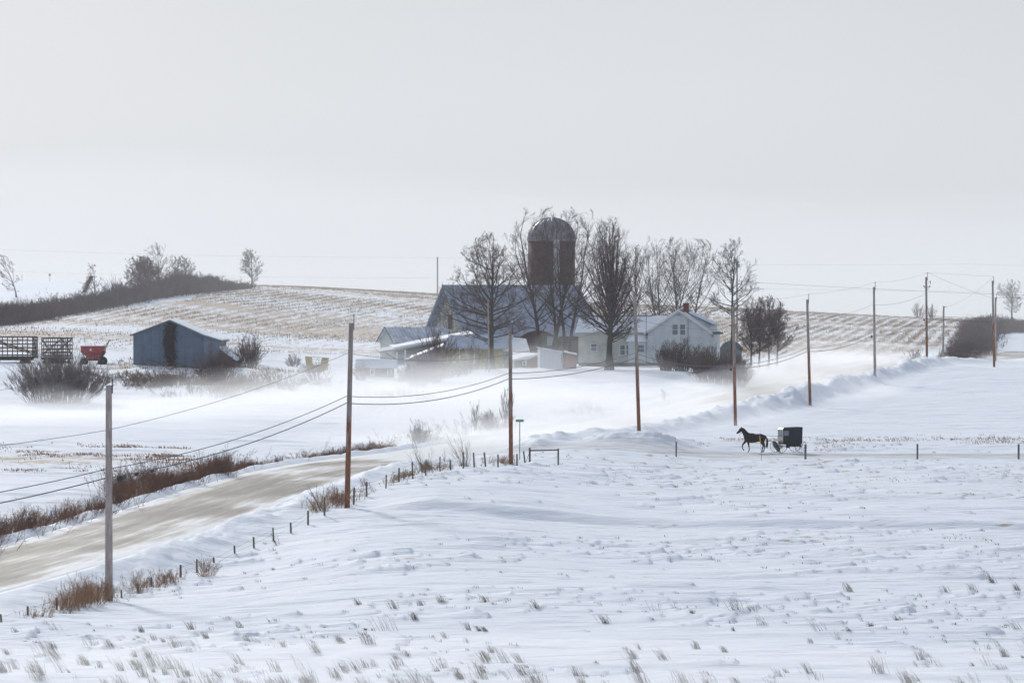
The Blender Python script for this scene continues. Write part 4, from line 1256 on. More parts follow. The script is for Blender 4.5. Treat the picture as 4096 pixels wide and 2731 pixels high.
v_[:, :, 0] = v_[:, :, 0] * .6 - .8 + (v_[:, :, 2] - 3) * .45; v_[:, :, 1] += .1
vv, qq = tubes(v_, np.full(v_.shape[:2], .03), 3)
o = mesh_np('creeper_mat', vv, quads=qq, material=M['twig']); o.location = G(372, 671)
tag(o, 'hanging tangle of creeper caught on the broken snag', 'creeper')
make_shrub('ridge_bush', 485, 690, 2.6, 1.6, 'pale twiggy bush left of the ridge clump', 120, 50, 'twig_grey', .5, thick=.03, tw=.018)

# --- thick brushwood bands: one mass each
def brush_band(name, pts, hgt, dens, matn, label, seed, lean=-.1, tw=.02, clump=0.0):
    """pts: (px, D, half-depth m, height factor)"""
    rs = np.random.RandomState(seed)
    A = np.array(pts, dtype=float)
    P, Rr = [], []
    X0 = (A[:, 0] - 2048) / F * A[:, 1]
    seg = np.hypot(np.diff(X0), np.diff(A[:, 1])); tot = seg.sum(); cum = np.concatenate([[0], np.cumsum(seg)])
    n = int(tot * dens)
    s = rs.rand(n) * tot
    x = np.interp(s, cum, X0); y = np.interp(s, cum, A[:, 1]); w = np.interp(s, cum, A[:, 2]); hf = np.interp(s, cum, A[:, 3])
    x = x + rs.normal(0, .35, n) * np.minimum(w, 2.5); y = y + rs.uniform(-1, 1, n) * w
    if clump > 0:
        kp = rs.rand(n) < np.clip((fbm(x / 1.7, y / 2.2, seed, 3) - clump) * 6, 0.03, 1)
        x, y, w, hf = x[kp], y[kp], w[kp], hf[kp]; n = len(x)
    z = H(x, y) - .1
    hh = hgt * hf * (.3 + 1.3 * fbm(x / 2.2, y / 5, seed, 3) ** 1.3) * rs.uniform(.55, 1.1, n)
    k = 4
    d = np.stack([rs.normal(lean, .35, n), rs.normal(0, .35, n), np.ones(n)], 1)
    q = np.linspace(0, 1, k)
    P = np.stack([x, y, z], 1)[:, None] + d[:, None] * (hh[:, None] * q[None])[..., None]
    P[:, 1:] += np.cumsum(rs.normal(0, .06, (n, k - 1, 3)), 1) * hgt * .5
    R = tw * 1.4 * np.linspace(1, .5, k)[None] * np.ones((n, 1))
    C, RC = grow(P, R, 6, .1, 1.0, .6, .42, .8, rs, 3, .2, .15, rmin=tw * .8)
    C2, RC2 = grow(C, RC, 2, .2, 1.0, .6, .6, .9, rs, 2, .2, .15, rmin=tw * .7)
    v, qd = join([tubes(P, R, 3), tubes(C, RC, 3), tubes(C2, RC2, 3)])
    o = mesh_np(name, v, quads=qd, material=M[matn])
    return tag(o, label, None, None, 'stuff')
brush_band('brush_undergrowth', [(-120, 588, 14, 1.1), (60, 610, 13, 1.0), (250, 640, 12, .9), (420, 660, 10, 1.1), (600, 685, 10, 1.2), (700, 705, 10, 1.2), (800, 730, 9, 1.1), (900, 755, 8, .75), (985, 772, 6, .35)],
           2.2, 46, 'brush', 'dense brown hedgerow scrub climbing the left ridge', 3, tw=.025)
brush_band('brush_undergrowth', [(3800, 560, 5, .35), (3860, 590, 9, .8), (3900, 640, 12, 1.0), (3930, 700, 12, 1.2), (3980, 745, 10, 1.3), (4120, 760, 10, 1.0), (4400, 765, 12, 1.0)],
           1.7, 42, 'brush', 'dark thicket running up the slope at the far right', 5, tw=.025)
# --- scrub on the slope under the blue shed, and the ditch growth along the road
brush_band('brush_undergrowth', [(300, 436, 5, .3), (520, 430, 8, .5), (700, 420, 12, .7), (900, 416, 12, .9), (1050, 425, 10, .6), (1300, 430, 8, .4)], 1.5, 110, 'brush_tan', 'rusty weeds on the slope below the blue shed', 8, tw=.012, clump=.42)
brush_band('brush_undergrowth', [(1640, 446, 3, .8), (1700, 455, 4, 1.0), (1800, 466, 4, .8), (1880, 470, 3, .6)], 1.6, 36, 'brush', 'brown scrub along the foot of the mustard shed', 9, tw=.014, clump=.42)
brush_band('brush_undergrowth', [(1460, 415, 4, .5), (1600, 412, 4, .7), (1760, 408, 4, .6)], 1.2, 30, 'brush', 'low weeds showing through blown snow below the low grey shed', 10, tw=.012, clump=.42)
brush_band('ditch_brush', [(-500, 205, 2.0, 1.1), (0, 236, 2.4, 1.1), (160, 243, 2.2, .7), (435, 260, 2.4, .8)], 1.5, 60, 'brush_red', 'red-brown weeds in the ditch at the left end of the road', 12, lean=.35, tw=.008, clump=.47)
brush_band('ditch_brush', [(490, 268, 2.4, 1.1), (620, 275, 3.0, 1.25), (780, 284, 2.4, 1.1), (860, 292, 2.0, .8)], 1.45, 230, 'brush_red', 'thick dark red brush on the bank across the road', 13, lean=.1, tw=.009, clump=.47)
brush_band('ditch_brush', [(880, 293, 1.8, .9), (1050, 304, 1.7, .8), (1200, 316, 1.5, .75), (1400, 330, 1.5, .75), (1560, 341, 1.5, .8)], 1.05, 170, 'brush_red', 'thin red-brown weeds along the far verge where the road bends', 14, lean=.1, tw=.008, clump=.54)
brush_band('ditch_brush', [(1580, 346, 2, .7), (1680, 352, 2.5, 1.0), (1800, 356, 2, .4)], .9, 60, 'brush', 'grey-brown scrub round the saplings beyond the bend', 15, tw=.01, clump=.47)
brush_band('ditch_brush', [(1830, 362, 2.5, 1.2), (1900, 368, 2.5, 1.2), (2000, 374, 2.5, 1.0)], 1.1, 60, 'brush', 'half-buried scrub at the foot of the middle saplings', 16, tw=.01, clump=.47)
brush_band('ditch_brush', [(2180, 385, 2.5, .5), (2300, 390, 2.5, .9), (2420, 398, 2, .5)], .9, 26, 'brush', 'faint weeds fading into the blowing snow before the farm', 17, tw=.009, clump=.47)
brush_band('verge_weeds', [(130, 189.5, .9, .5), (200, 192, .9, .8), (330, 198, 1.2, 1.0), (420, 203.5, 1.3, .95), (530, 208, 1.2, 1.0), (620, 212, 1.2, 1.0), (700, 216, .9, .7)], .95, 34, 'rustgrass', 'tan and rust weeds along the roadside fence', 18, lean=.15, tw=.006, clump=.47)
brush_band('verge_weeds', [(1270, 247, 1.2, 1.0), (1330, 250, 1.4, 1.1), (1420, 256, 1.2, .8)], .9, 40, 'rustgrass', 'rusty weeds round the foot of the second big pole', 19, lean=.1, tw=.007, clump=.47)
brush_band('verge_weeds', [(1520, 264, 1.2, .6), (1720, 279, 1.2, .8), (1740, 281, 1.0, .6), (1860, 289, 1.2, .5), (2020, 302, 1.2, .8)], .8, 30, 'rustgrass', 'rusty weeds along the fence near the street sign', 20, lean=.1, tw=.007, clump=.47)

# --- single shrubs and saplings
make_shrub('willow_bush', 232, 398, 4.8, 4.9, 'huge grey fan-shaped bush below the hay wagons', 201, 340, 'twig_pale', .38, dens=1.6, up=.5, base=.6, thick=.018, tw=.008, Ry=2.6)
make_shrub('rust_bush', 868, 428, 4.0, 2.6, 'rusty tangled bush against the blue shed lean-to', 202, 110, 'twig', .6, dens=1.2, base=.5, thick=.035)
make_shrub('scrub_bush', 986, 456, 3.0, 2.0, 'grey-brown bush right of the blue shed', 203, 80, 'twig', .6, dens=1.1, thick=.025)
make_shrub('scrub_bush', 1003, 470, 3.6, 1.5, 'twiggy bush standing behind the grey-brown bush by the blue shed', 204, 50, 'twig', .6, dens=1.0, thick=.025)
make_shrub('scrub_bush', 1172, 470, 1.6, 1.1, 'small round bush left of the yellow feeder', 205, 50, 'twig', .6, thick=.02)
make_shrub('scrub_bush', 1272, 440, 2.2, 1.9, 'open spreading bush in front of the yellow feeder', 206, 46, 'twig', .5, thick=.025, dens=.8)
make_shrub('scrub_bush', 1442, 446, 1.8, 1.1, 'brown bush at the left corner of the low grey shed', 207, 50, 'twig', .6, thick=.02)
make_shrub('vase_bush', 1742, 446, 6.2, 3.2, 'tall vase-shaped bush before the mustard shed', 208, 48, 'twig', .4, dens=1.2, up=.6, base=.12, thick=.06)
make_shrub('scrub_bush', 1668, 440, 2.8, 2.2, 'wide brown bush left of the tall vase-shaped bush', 209, 70, 'twig', .6, thick=.025)
make_shrub('scrub_bush', 1880, 476, 3.4, 2.4, 'reddish bush between the vase-shaped bush and the maple trunk', 210, 40, 'twig', .6, thick=.025)
make_shrub('lilac_bush', 2665, 468, 3.4, 1.6, 'purple-brown lilac under the left part of the farmhouse gable', 211, 75, 'twig', .6, dens=1.2, thick=.03)
make_shrub('lilac_bush', 2722, 466, 3.8, 1.7, 'tallest lilac before the farmhouse gable', 212, 80, 'twig', .6, dens=1.2, thick=.03)
make_shrub('lilac_bush', 2800, 462, 3.4, 1.9, 'rounded lilac before the right corner of the farmhouse', 213, 85, 'twig', .6, dens=1.2, thick=.03)
make_shrub('thicket', 2885, 446, 3.8, 3.6, 'dense dark red thicket in front of the rust-streaked pole', 214, 210, 'twig', .6, dens=1.4, thick=.03, base=.7)
make_shrub('verge_bush', 3660, 505, 2.3, 1.9, 'small fan-shaped bush left of the pole with brackets', 215, 44, 'twig', .45, dens=.8, up=.5, base=.3, thick=.025)
make_shrub('roadside_sapling', 1680, 346, 2.7, 1.0, 'bushy sapling on the verge where the road bends', 216, 30, 'twig_grey', .5, dens=1.2, up=.6, base=.2, thick=.03, tw=.008)
make_shrub('roadside_sapling', 1903, 368, 2.6, .7, 'thin upright sapling left of the cluster of saplings beyond the road', 217, 10, 'twig_grey', .4, dens=1.3, up=.7, base=.15, thick=.04, tw=.008)
make_shrub('roadside_sapling', 1958, 370, 1.9, .9, 'low bushy sapling in the middle of the cluster beyond the road', 218, 30, 'twig_grey', .5, dens=1.0, up=.6, base=.25, thick=.025, tw=.008)
make_shrub('roadside_sapling', 2026, 374, 3.3, .95, 'tallest sapling of the cluster, partly behind the third big pole', 219, 11, 'twig_grey', .4, dens=1.3, up=.8, base=.4, thick=.045, tw=.008)
make_shrub('dead_weed', 2662, 415, 1.5, .6, 'single faint weed stalk in the blowing snow before the lilacs', 220, 9, 'twig_tan', .5, dens=.8, thick=.02)
make_shrub('fence_weed', 1700, 277, 2.6, 1.1, 'tall arching weed stalks behind the fence, left clump', 221, 15, 'twig_tan', .35, dens=.6, up=.5, base=.35, thick=.014, lean=-.25, tw=.006, levels=1)
make_shrub('fence_weed', 1862, 288, 2.7, 1.2, 'tall arching weed stalks behind the fence near the third pole', 222, 22, 'twig_tan', .3, dens=.7, up=.4, base=.35, thick=.013, lean=-.28, tw=.006, levels=1)
make_shrub('fence_weed', 1775, 283, 1.6, .4, 'short branched weed between the two tall clumps on the fence', 223, 4, 'twig_tan', .4, dens=.9, thick=.012, tw=.006)
make_shrub('bare_weed', 1113, 232, 1.1, .25, 'thin wind-bent stalk on the ploughed bank beside the road', 224, 4, 'twig', .35, dens=.8, thick=.014, lean=-.35, tw=.006)
make_shrub('bare_weed', 1290, 247, 1.9, .6, 'curved bare stalks left of the second big pole', 225, 7, 'twig', .35, dens=.7, thick=.014, lean=-.45, tw=.006)
make_shrub('bare_weed', 1470, 262, 1.1, .45, 'sparse stalks right of the second big pole', 226, 9, 'twig', .4, dens=.7, thick=.011, lean=-.2, tw=.006)
make_shrub('rust_weed', 1712, 281, .75, .5, 'rust-orange weed clump at the fence foot', 227, 60, 'rustgrass', .5, thick=.012, lean=-.3, tw=.007)
make_shrub('tan_weed', 828, 217, 1.15, .75, 'feathery tan weed clump on the bank above the fence', 228, 55, 'rustgrass', .35, dens=.8, up=.5, thick=.009, tw=.005)

# creeper on the blue shed's gable
st = Site(703, 450, 0, .3)
v1 = vine_mesh(st.x(680), .1, st.z(1290), .5, -.02, 2000, 9)
v1[:, :, 0] = st.x(680) + (v1[:, :, 0] - st.x(680)) * .5
v1[:, :, 0] += .15 * np.sin(v1[:, :, 2] * 1.7)
v2 = vine_mesh(st.x(680), 1.3, st.z(1300), .8, -.02, 900, 10)
v2[:, :, 0] = st.x(680) + (v2[:, :, 0] - st.x(680)) * .62
vv, qq = join([tubes(v1, np.full(v1.shape[:2], .013), 3), tubes(v2, np.full(v2.shape[:2], .013), 3)])
o = mesh_np('creeper', vv, quads=qq, material=M['vine']); o.location = st.loc
tag(o, 'dark creeper climbing the middle of the blue shed gable', 'creeper')
# fallen crooked branches in front of it
bz = MB()
rs = np.random.RandomState(4)
for j in range(7):
    p = np.array([st.x(660) + .35 * j, -3.0 + rs.uniform(-1, 1), -.3]); d = np.array([rs.uniform(-.6, .9), rs.uniform(-.3, .3), rs.uniform(-.1, .7)])
    pts = [p.copy()]
    for q in range(6):
        d = d + rs.normal(0, .35, 3); d /= np.linalg.norm(d); d[2] *= .6
        p = p + d * .5; pts.append(p.copy())
    bz.tube(pts, np.linspace(.07, .02, 7), 5)
o = bz.build('fallen_branch', M['bark']); o.location = (st.loc[0], st.loc[1], gz(st.loc[0], st.loc[1] - 3) + .5)
tag(o, 'crooked fallen branches tangled at the foot of the blue shed', 'branches')

# --- blades: corn stubble, field tufts
def blades(name, x, y, h, w, lean, matn, label, seed, kind='stuff', zoff=0.0, curve=.3):
    rs = np.random.RandomState(seed)
    n = len(x)
    z = H(x, y) - .02 + zoff
    a = rs.uniform(0, np.pi, n)
    wx, wy = np.cos(a) * w / 2, np.sin(a) * w / 2
    lx = h * (lean * (.6 + .9 * vn(x * .9, y * .9, 3)) + rs.normal(0, .22, n)); ly = h * rs.normal(0, .2, n)
    V = np.zeros((n, 5, 3))
    V[:, 0] = np.stack([x - wx, y - wy, z], 1); V[:, 1] = np.stack([x + wx, y + wy, z], 1)
    V[:, 2] = np.stack([x + lx * .4 + wx * .7, y + ly * .4 + wy * .7, z + h * .6], 1)
    V[:, 3] = np.stack([x + lx * .4 - wx * .7, y + ly * .4 - wy * .7, z + h * .6], 1)
    V[:, 4] = np.stack([x + lx, y + ly, z + h * (1 - curve * .3)], 1)
    b = np.arange(n)[:, None] * 5
    q = b + np.array([0, 1, 2, 3]); t = b + np.array([3, 2, 4])
    o = mesh_np(name, V, quads=q, tris=t, material=M[matn])
    return tag(o, label, None, None, kind)
rs = np.random.RandomState(31)
# corn stubble standing along the rows
N_ = 260000
yy = 490 + (880 - 490) * np.sqrt(rs.rand(N_)); uu = rs.uniform(-.128, .13, N_); xx = uu * yy
rc = row_c(xx, yy)
rc2 = np.round(rc / 2.1) * 2.1 + rs.normal(0, .38, N_)
xx = xx + (rc2 - rc)
cl = fbm(xx / 24, yy / 18, 3, 4); cl2 = fbm(rc / 1.4, yy / 30, 5, 3)
keep = (rs.rand(N_) < np.clip((cl * 1.6 + cl2 * .9 - 1.08) * 3.6, .03, .95) * corn_mask(xx, yy))
xx, yy = xx[keep], yy[keep]
blades('corn_stubble', xx, yy, rs.uniform(.14, .42, len(xx)), rs.uniform(.04, .09, len(xx)), -.1, 'straw', 'tan corn stubble standing in rows on the snowy hill', 1)
# grass tufts bent by the wind in the near field
tx, ty, th = [], [], []
def tuft(x0, y0, s, n):
    tx.append(x0 + rs.normal(0, .10 * s, n)); ty.append(y0 + rs.normal(0, .10 * s, n)); th.append(rs.uniform(.25, .72, n) * s)
for _ in range(820):
    y0 = 142 + 46 * rs.rand() ** 1.1
    x0 = rs.uniform(-.125, .13) * y0
    dn = np.clip(1.25 - (y0 - 142) / 42, 0, 1) * (1.0 if x0 < 1 else .42) * (.25 + 1.5 * float(fbm(np.array([x0 / 5]), np.array([y0 / 7]), 2, 2)[0]) - .35)
    s_, _z = road_s(np.array([x0]), np.array([y0]))
    if rs.rand() < dn and s_[0] > 9:
        tuft(x0, y0, rs.uniform(.35, 1.1) + .9 * rs.rand() ** 3, rs.randint(8, 60))
for px, D in ((1945, 192), (1690, 190), (1440, 192), (2150, 188), (1580, 189), (3895, 198), (3975, 204), (4075, 200), (3790, 198), (3400, 200), (1770, 192)):
    tuft((px - 2048) / F * D, D, rs.uniform(.8, 1.2), 45)
tx, ty, th = map(np.concatenate, (tx, ty, th))
blades('field_grass', tx, ty, th, np.full(len(tx), .014), -.75, 'tuftgrass', 'wind-bent dry grass tufts poking through the snow', 2, curve=1.0)
# stubble at the blunt ends of the little drifts
lx_, ly_, lh_ = [], [], []
for x0, y0, hh in LUMPS:
    n = rs.randint(6, 16)
    lx_.append(x0 + .08 + rs.normal(0, .09, n)); ly_.append(y0 + rs.normal(-.05, .1, n)); lh_.append(rs.uniform(.08, .2, n))
lx_, ly_, lh_ = map(np.concatenate, (lx_, ly_, lh_))
blades('field_stubble', lx_, ly_, lh_, np.full(len(lx_), .03), -.2, 'drygrass', 'short dead stubble at the heads of small snow drifts', 3)
# sparse tan weeds behind the track, in the left field, and by the feeder
def scatter(n, px0, px1, d0, d1, th, seed):
    r = np.random.RandomState(seed)
    D = r.uniform(d0, d1, n); px = r.uniform(px0, px1, n); x = (px - 2048) / F * D
    k = fbm(x / 5, D / 6, seed, 3) * .6 + fbm(x / 1.2, D / 1.5, seed + 1, 2) * .4
    e = np.minimum((D - d0) / (d1 - d0), (d1 - D) / (d1 - d0)) * 2; e2 = np.minimum((px - px0), (px1 - px)) / (px1 - px0) * 4
    m = r.rand(n) < np.clip((k - th - .22 * (1 - np.clip(e, 0, 1)) - .15 * (1 - np.clip(e2, 0, 1))) * 5, 0, 1)
    return x[m], D[m]
for args, h_, mt, lb, sd in (((26000, 2500, 4300, 328, 366, .44), .15, 'straw2', 'thin tan weeds behind the farm track', 41), ((40000, -300, 1000, 290, 334, .40), .2, 'rustgrass', 'tan stubble across the left field', 42),
                             ((9000, 340, 1260, 432, 474, .40), .4, 'rustgrass', 'tan weeds on the terrace by the blue shed', 43), ((8000, 2200, 4200, 262, 318, .56), .12, 'drygrass', 'sparse stubble before the farm track', 44),
                             ((9000, 2000, 4300, 205, 245, .55), .14, 'drygrass', 'sparse stubble in the near field', 45), ((5000, 900, 2300, 250, 330, .60), .14, 'drygrass', 'scattered stubble below the fence', 46)):
    sx, sy = scatter(*args, sd)
    s_, _z = road_s(sx, sy)
    k_ = (np.abs(s_) > 6) & (drive_w(sx, sy) < .2)
    sx, sy = sx[k_], sy[k_]
    r2 = np.random.RandomState(sd)
    blades('field_weeds', sx, sy, r2.uniform(.4, 1.2, len(sx)) * h_, np.full(len(sx), .022 + .0001 * sy.mean()), -.3, mt, lb, sd)
# ---------------------------------------------------------------- utility poles and their wires
M['pole_grey'] = mat('weathered_grey_pole', (0.46, 0.40, 0.385), .85, col2=(0.27, 0.225, 0.21), scale=4, stretch=(1.5, 1.5, .35), bump=.01)
def rust_pole(name, base, c1, c2, zlo, zhi):
    """grey pole wood with rust-brown bleeding towards the foot"""
    m = mat(name, base, .85, col2=tuple(c * .6 for c in base), scale=4, stretch=(1.5, 1.5, .35))
    nt = m.node_tree; b = nt.nodes['Principled BSDF']
    src = b.inputs['Base Color'].links[0].from_socket
    t = N(nt, 'ShaderNodeTexCoord'); mp = N(nt, 'ShaderNodeMapping'); mp.inputs['Scale'].default_value = (3.0, 3.0, .5)
    nt.links.new(t.outputs['Object'], mp.inputs[0])
    nz = N(nt, 'ShaderNodeTexNoise'); nz.inputs['Scale'].default_value = 1.4; nz.inputs['Detail'].default_value = 5
    nt.links.new(mp.outputs[0], nz.inputs['Vector'])
    s = N(nt, 'ShaderNodeSeparateXYZ'); nt.links.new(t.outputs['Object'], s.inputs[0])
    mr = N(nt, 'ShaderNodeMapRange'); mr.inputs['From Min'].default_value = zhi; mr.inputs['From Max'].default_value = zlo
    mr.inputs['To Min'].default_value = -.2; mr.inputs['To Max'].default_value = .32
    nt.links.new(s.outputs['Z'], mr.inputs[0])
    ad = N(nt, 'ShaderNodeMath', operation='ADD'); nt.links.new(nz.outputs['Fac'], ad.inputs[0]); nt.links.new(mr.outputs[0], ad.inputs[1])
    rp = N(nt, 'ShaderNodeValToRGB'); rp.color_ramp.elements[0].position = .46; rp.color_ramp.elements[1].position = .6
    nt.links.new(ad.outputs[0], rp.inputs[0])
    rc = mat(name + '_rust', c1, .9, col2=c2, scale=6)
    mx = N(nt, 'ShaderNodeMix', data_type='RGBA')
    nt.links.new(rp.outputs[0], mx.inputs['Factor']); nt.links.new(src, mx.inputs['A'])
    n2 = N(nt, 'ShaderNodeTexNoise'); n2.inputs['Scale'].default_value = 7
    nt.links.new(mp.outputs[0], n2.inputs['Vector'])
    r2 = N(nt, 'ShaderNodeValToRGB'); r2.color_ramp.elements[0].color = (*c2, 1); r2.color_ramp.elements[1].color = (*c1, 1)
    r2.color_ramp.elements[0].position = .4; r2.color_ramp.elements[1].position = .6
    nt.links.new(n2.outputs['Fac'], r2.inputs[0]); nt.links.new(r2.outputs[0], mx.inputs['B'])
    nt.links.new(mx.outputs['Result'], b.inputs['Base Color'])
    return m
M['pole_rust'] = rust_pole('rust_streaked_pole', (0.36, 0.31, 0.29), (0.33, 0.115, 0.045), (0.09, 0.045, 0.03), 1.0, 8.5)
POLES = []
def pole(px, D, pyt, mt, label, rb=.15, rt=.115, lean=(0, 0), hardware=True, group='utility poles along the road'):
    X, Y, Z = G(px, D, -.15)
    ht = -(pyt - HORIZON) / F * D - Z
    t = thing('utility_pole', (X, Y, Z), 0, label, 'pole', group)
    n = 9
    pts = [(lean[0] * (i / (n - 1)), lean[1] * (i / (n - 1)), ht * i / (n - 1)) for i in range(n)]
    p = MB().tube(pts, [rb + (rt - rb) * i / (n - 1) for i in range(n)], 14).build('shaft', M[mt], t, True)
    top = Vector(pts[-1])
    if hardware:
        h = MB()
        h.box(top.x + rt + .003, top.x + rt + .05, top.y - .03, top.y + .03, top.z - .38, top.z + .28)
        h.tube([(top.x + rt + .025, top.y, top.z + .28), (top.x + rt + .025, top.y, top.z + .40)], .02, 6)
        h.build('top_bracket', M['dark_metal'], t)
        i_ = lathe([(.02, 0), (.075, .02), (.06, .05), (.08, .07), (.06, .1), (.045, .16), (.02, .17)], 10).build('insulator', mat('insulator', (.5, .52, .54), .3), t, True)
        i_.location = (top.x + rt + .025, top.y, top.z + .36)
    r = dict(t=t, base=Vector((X, Y, Z)), top=top, ht=ht, D=D, rb=rb, rt=rt)
    POLES.append(r)
    return r
def on_pole(p, f_from_top, side=-1):
    f = 1 - f_from_top / p['ht']
    r = p['rb'] + (p['rt'] - p['rb']) * f
    return p['base'] + Vector((p['top'].x * f + side * (r + .04), p['top'].y * f, p['ht'] * f))
PD = [(435, 203, 1541, 'pole_grey', 'weathered pale grey pole nearest the camera, beside the roadside fence', .19, .145, (.0, 0)),
      (1388, 248, 1292, 'pole_rust', 'second-nearest pole, grey above and rust-brown below, leaning slightly right', .165, .135, (.24, 0)),
      (2044, 300, 1311, 'pole_rust', 'pole standing beside the green street sign', .155, .12, (-.06, 0)),
      (2557, 335, 1168, 'pole_rust', 'rust-streaked pole in front of the farmhouse wing, leaning left', .15, .12, (-.36, 0)),
      (2942, 378, 1226, 'pole_rust', 'rust-orange pole above the horse, in front of the dark red thicket', .15, .12, (-.2, 0)),
      (3241, 415, 1198, 'pole_rust', 'pole whose foot stands in front of the blown snow over the road', .15, .115, (-.3, 0)),
      (3500, 455, 1148, 'pole_grey', 'pole by the long ploughed snow bank, left of the pole with side brackets', .15, .115, (-.12, 0)),
      (3708, 505, 1108, 'pole_rust', 'tallest far pole, with side brackets and insulators near its top', .15, .12, (-.1, 0))]
for px, D, pt, mt, lb, rb, rt, ln in PD:
    pole(px, D, pt, mt, lb, rb, rt, ln)
# brackets on the last one
p8 = POLES[7]
h = MB(); tz = p8['ht']
h.bar((.1, 0, tz - .62), (.42, 0, tz - .62), .04); h.bar((.40, 0, tz - .80), (.40, 0, tz - .42), .07)
h.build('cutout_arm', M['dark_metal'], p8['t'])
h = MB(); h.bar((-.38, 0, tz - 1.16), (.32, 0, tz - 1.16), .05); h.tube([(-.38, 0, tz - 1.16), (-.38, 0, tz - .98)], .06, 8); h.tube([(.32, 0, tz - 1.16), (.32, 0, tz - .98)], .06, 8)
h.bar((-.38, 0, tz - 1.16), (-.1, 0, tz - 1.5), .04); h.bar((.32, 0, tz - 1.16), (.05, 0, tz - 1.5), .04)
h.build('crossarm', M['dark_metal'], p8['t'])
pa = pole(3772, 545, 1224, 'pole_grey', 'short thin pole just right of the pole with side brackets', .13, .10, (.1, 0), False, None)
MB().bar((.1, 0, pa['ht'] - .12), (.55, 0, pa['ht'] - .12), .05).build('side_bracket', M['dark_metal'], pa['t'])
pb = pole(3977, 502, 1123, 'pole_rust', 'pole near the right edge, in front of the dark thicket', .14, .11, (-.2, 0), True, None)
pc = pole(3982, 540, 1190, 'pole_grey', 'grey pole close behind the pole near the right edge', .13, .11, (0, 0), True, None)
pd = pole(1750, 835, 1028, 'pole_grey', 'thin distant pole on the skyline left of the barn', .17, .14, (0, 0), False, None)
pe = pole(1956, 470, 1200, 'pole_grey', 'slim pale pole just left of the maple trunk', .10, .08, (-.1, 0), False, None)
pf = pole(2948, 540, 1046, 'pole_grey', 'slim pale pole rising through the open-crowned tree right of the farmhouse', .12, .10, (0, 0), False, None)
MB().box(-.12, .35, -.1, .1, pf['ht'] - .75, pf['ht'] - .35).build('lamp_box', M['bluegrey'], pf['t'])

def wire(name, pts, sag, label, r=.016, steps=14, mt='wire', group=None, cat='wire'):
    """one cable hanging through its supports"""
    P = []
    for a, b in zip(pts[:-1], pts[1:]):
        a = Vector(a); b = Vector(b)
        for i in range(steps):
            f = i / steps
            q = a.lerp(b, f); q.z -= sag * 4 * f * (1 - f) * ((b - a).length / 50) ** 1.3
            P.append(q)
    P.append(Vector(pts[-1]))
    o = MB().tube(P, r, 5).build(name, M[mt])
    return tag(o, label, cat, group)
def off(v, dx, dy, dz=0): return Vector(v) + Vector((dx, dy, dz))
def top_of(p): return p['base'] + p['top'] + Vector((p['rt'] + .025, 0, .53))
g_ = 'wires strung along the roadside poles'
lead = off(POLES[0]['base'], -12.0, -38, 0)
hts = {}
topl = [Vector((-31, 163, -3.9))] + [top_of(p) for p in POLES[:8]] + [top_of(pb)]
wire('overhead_wire', topl, .3, 'thin top wire running over the insulators of the roadside poles', .008, group=g_)
d1 = [2.15, 1.75, 1.9, 2.1, 2.0, 2.0, 1.9, 2.0]
neu = [Vector((-31.5, 163, -5.9))] + [on_pole(p, d) for p, d in zip(POLES, d1)]
wire('overhead_wire', neu, .4, 'slack middle wire below the top wire of the roadside poles', .013, group=g_)
d2 = [4.0, 4.25, 3.2, 4.8, 5.15, 4.7, 4.75, 4.55]
c1_ = [Vector((-31.5, 163, -8.2))] + [on_pole(p, d) for p, d in zip(POLES, d2)] + [on_pole(pb, 4.4)]
wire('phone_cable', c1_, .55, 'upper of the two dark phone cables low on the roadside poles', .022, group=g_)
d3 = [4.42, 4.65, 3.6, 5.2, 5.45, 5.05, 5.15, 4.95]
c2_ = [Vector((-31.5, 163, -8.75))] + [on_pole(p, d) for p, d in zip(POLES, d3)] + [on_pole(pb, 4.8)]
wire('phone_cable', c2_, .6, 'lower, thicker dark phone cable on the roadside poles', .028, group=g_)
# splice cases on the lower cable right of the nearest pole, and on the fifth, seventh and eighth
def splice(at, ax, L_, r_, label):
    ax = Vector(ax).normalized()
    m = MB(); m.tube([at - ax * L_ / 2, at - ax * L_ * .46, at + ax * L_ * .46, at + ax * L_ / 2], [r_ * .75, r_, r_, r_ * .75], 12)
    o = m.build('splice_case', M['black']); return tag(o, label, 'cable case')
a_, b_ = c2_[1], c2_[2]
def along(a, b, f, sag):
    q = a.lerp(b, f); q.z -= sag * 4 * f * (1 - f) * ((b - a).length / 50) ** 1.3
    return q
for f, L_, r_, lb in ((.058, .62, .15, 'large black splice drum on the cable right of the nearest pole'), (.112, .24, .09, 'small black case next along the cable from the large splice drum'), (.168, .2, .085, 'smallest black case, third along the cable from the nearest pole')):
    c = along(a_, b_, f, .6); splice(off(c, 0, 0, -r_ * .8), b_ - a_, L_, r_, lb)
for i, lb in ((4, 'little black case on the cable beside the rust-orange pole above the horse'), (6, 'little black case hanging beside the pole at the long snow bank'), (7, 'little black case beside the pole with brackets')):
    c = c2_[i + 1]; d_ = (c2_[i] - c).normalized(); splice(c + d_ * .35 + Vector((-.08, 0, -.12)), (d_.x, d_.y, d_.z + .3), .35, .1, lb)
wire('overhead_wire', [G(-900, 880, 9.5), pd['base'] + Vector((-.1, 0, pd['ht'] - .1)), (90, 845, 9.6), (160, 850, 9)], .25, 'upper faint wire crossing the sky behind the farm', .011, 12)
wire('overhead_wire', [G(-900, 880, 4.6), pd['base'] + Vector((-.1, 0, pd['ht'] - 4.1)), (90, 845, 4.2), (160, 850, 3.4)], .2, 'lower faint wire crossing behind the farm', .011, 12)
wire('overhead_wire', [pf['base'] + Vector((0, 0, pf['ht'] - 2.5)), Vector(W(4600, 1195, 530))], .25, 'faint service wire running right from the pole in the open-crowned tree', .014, 12)
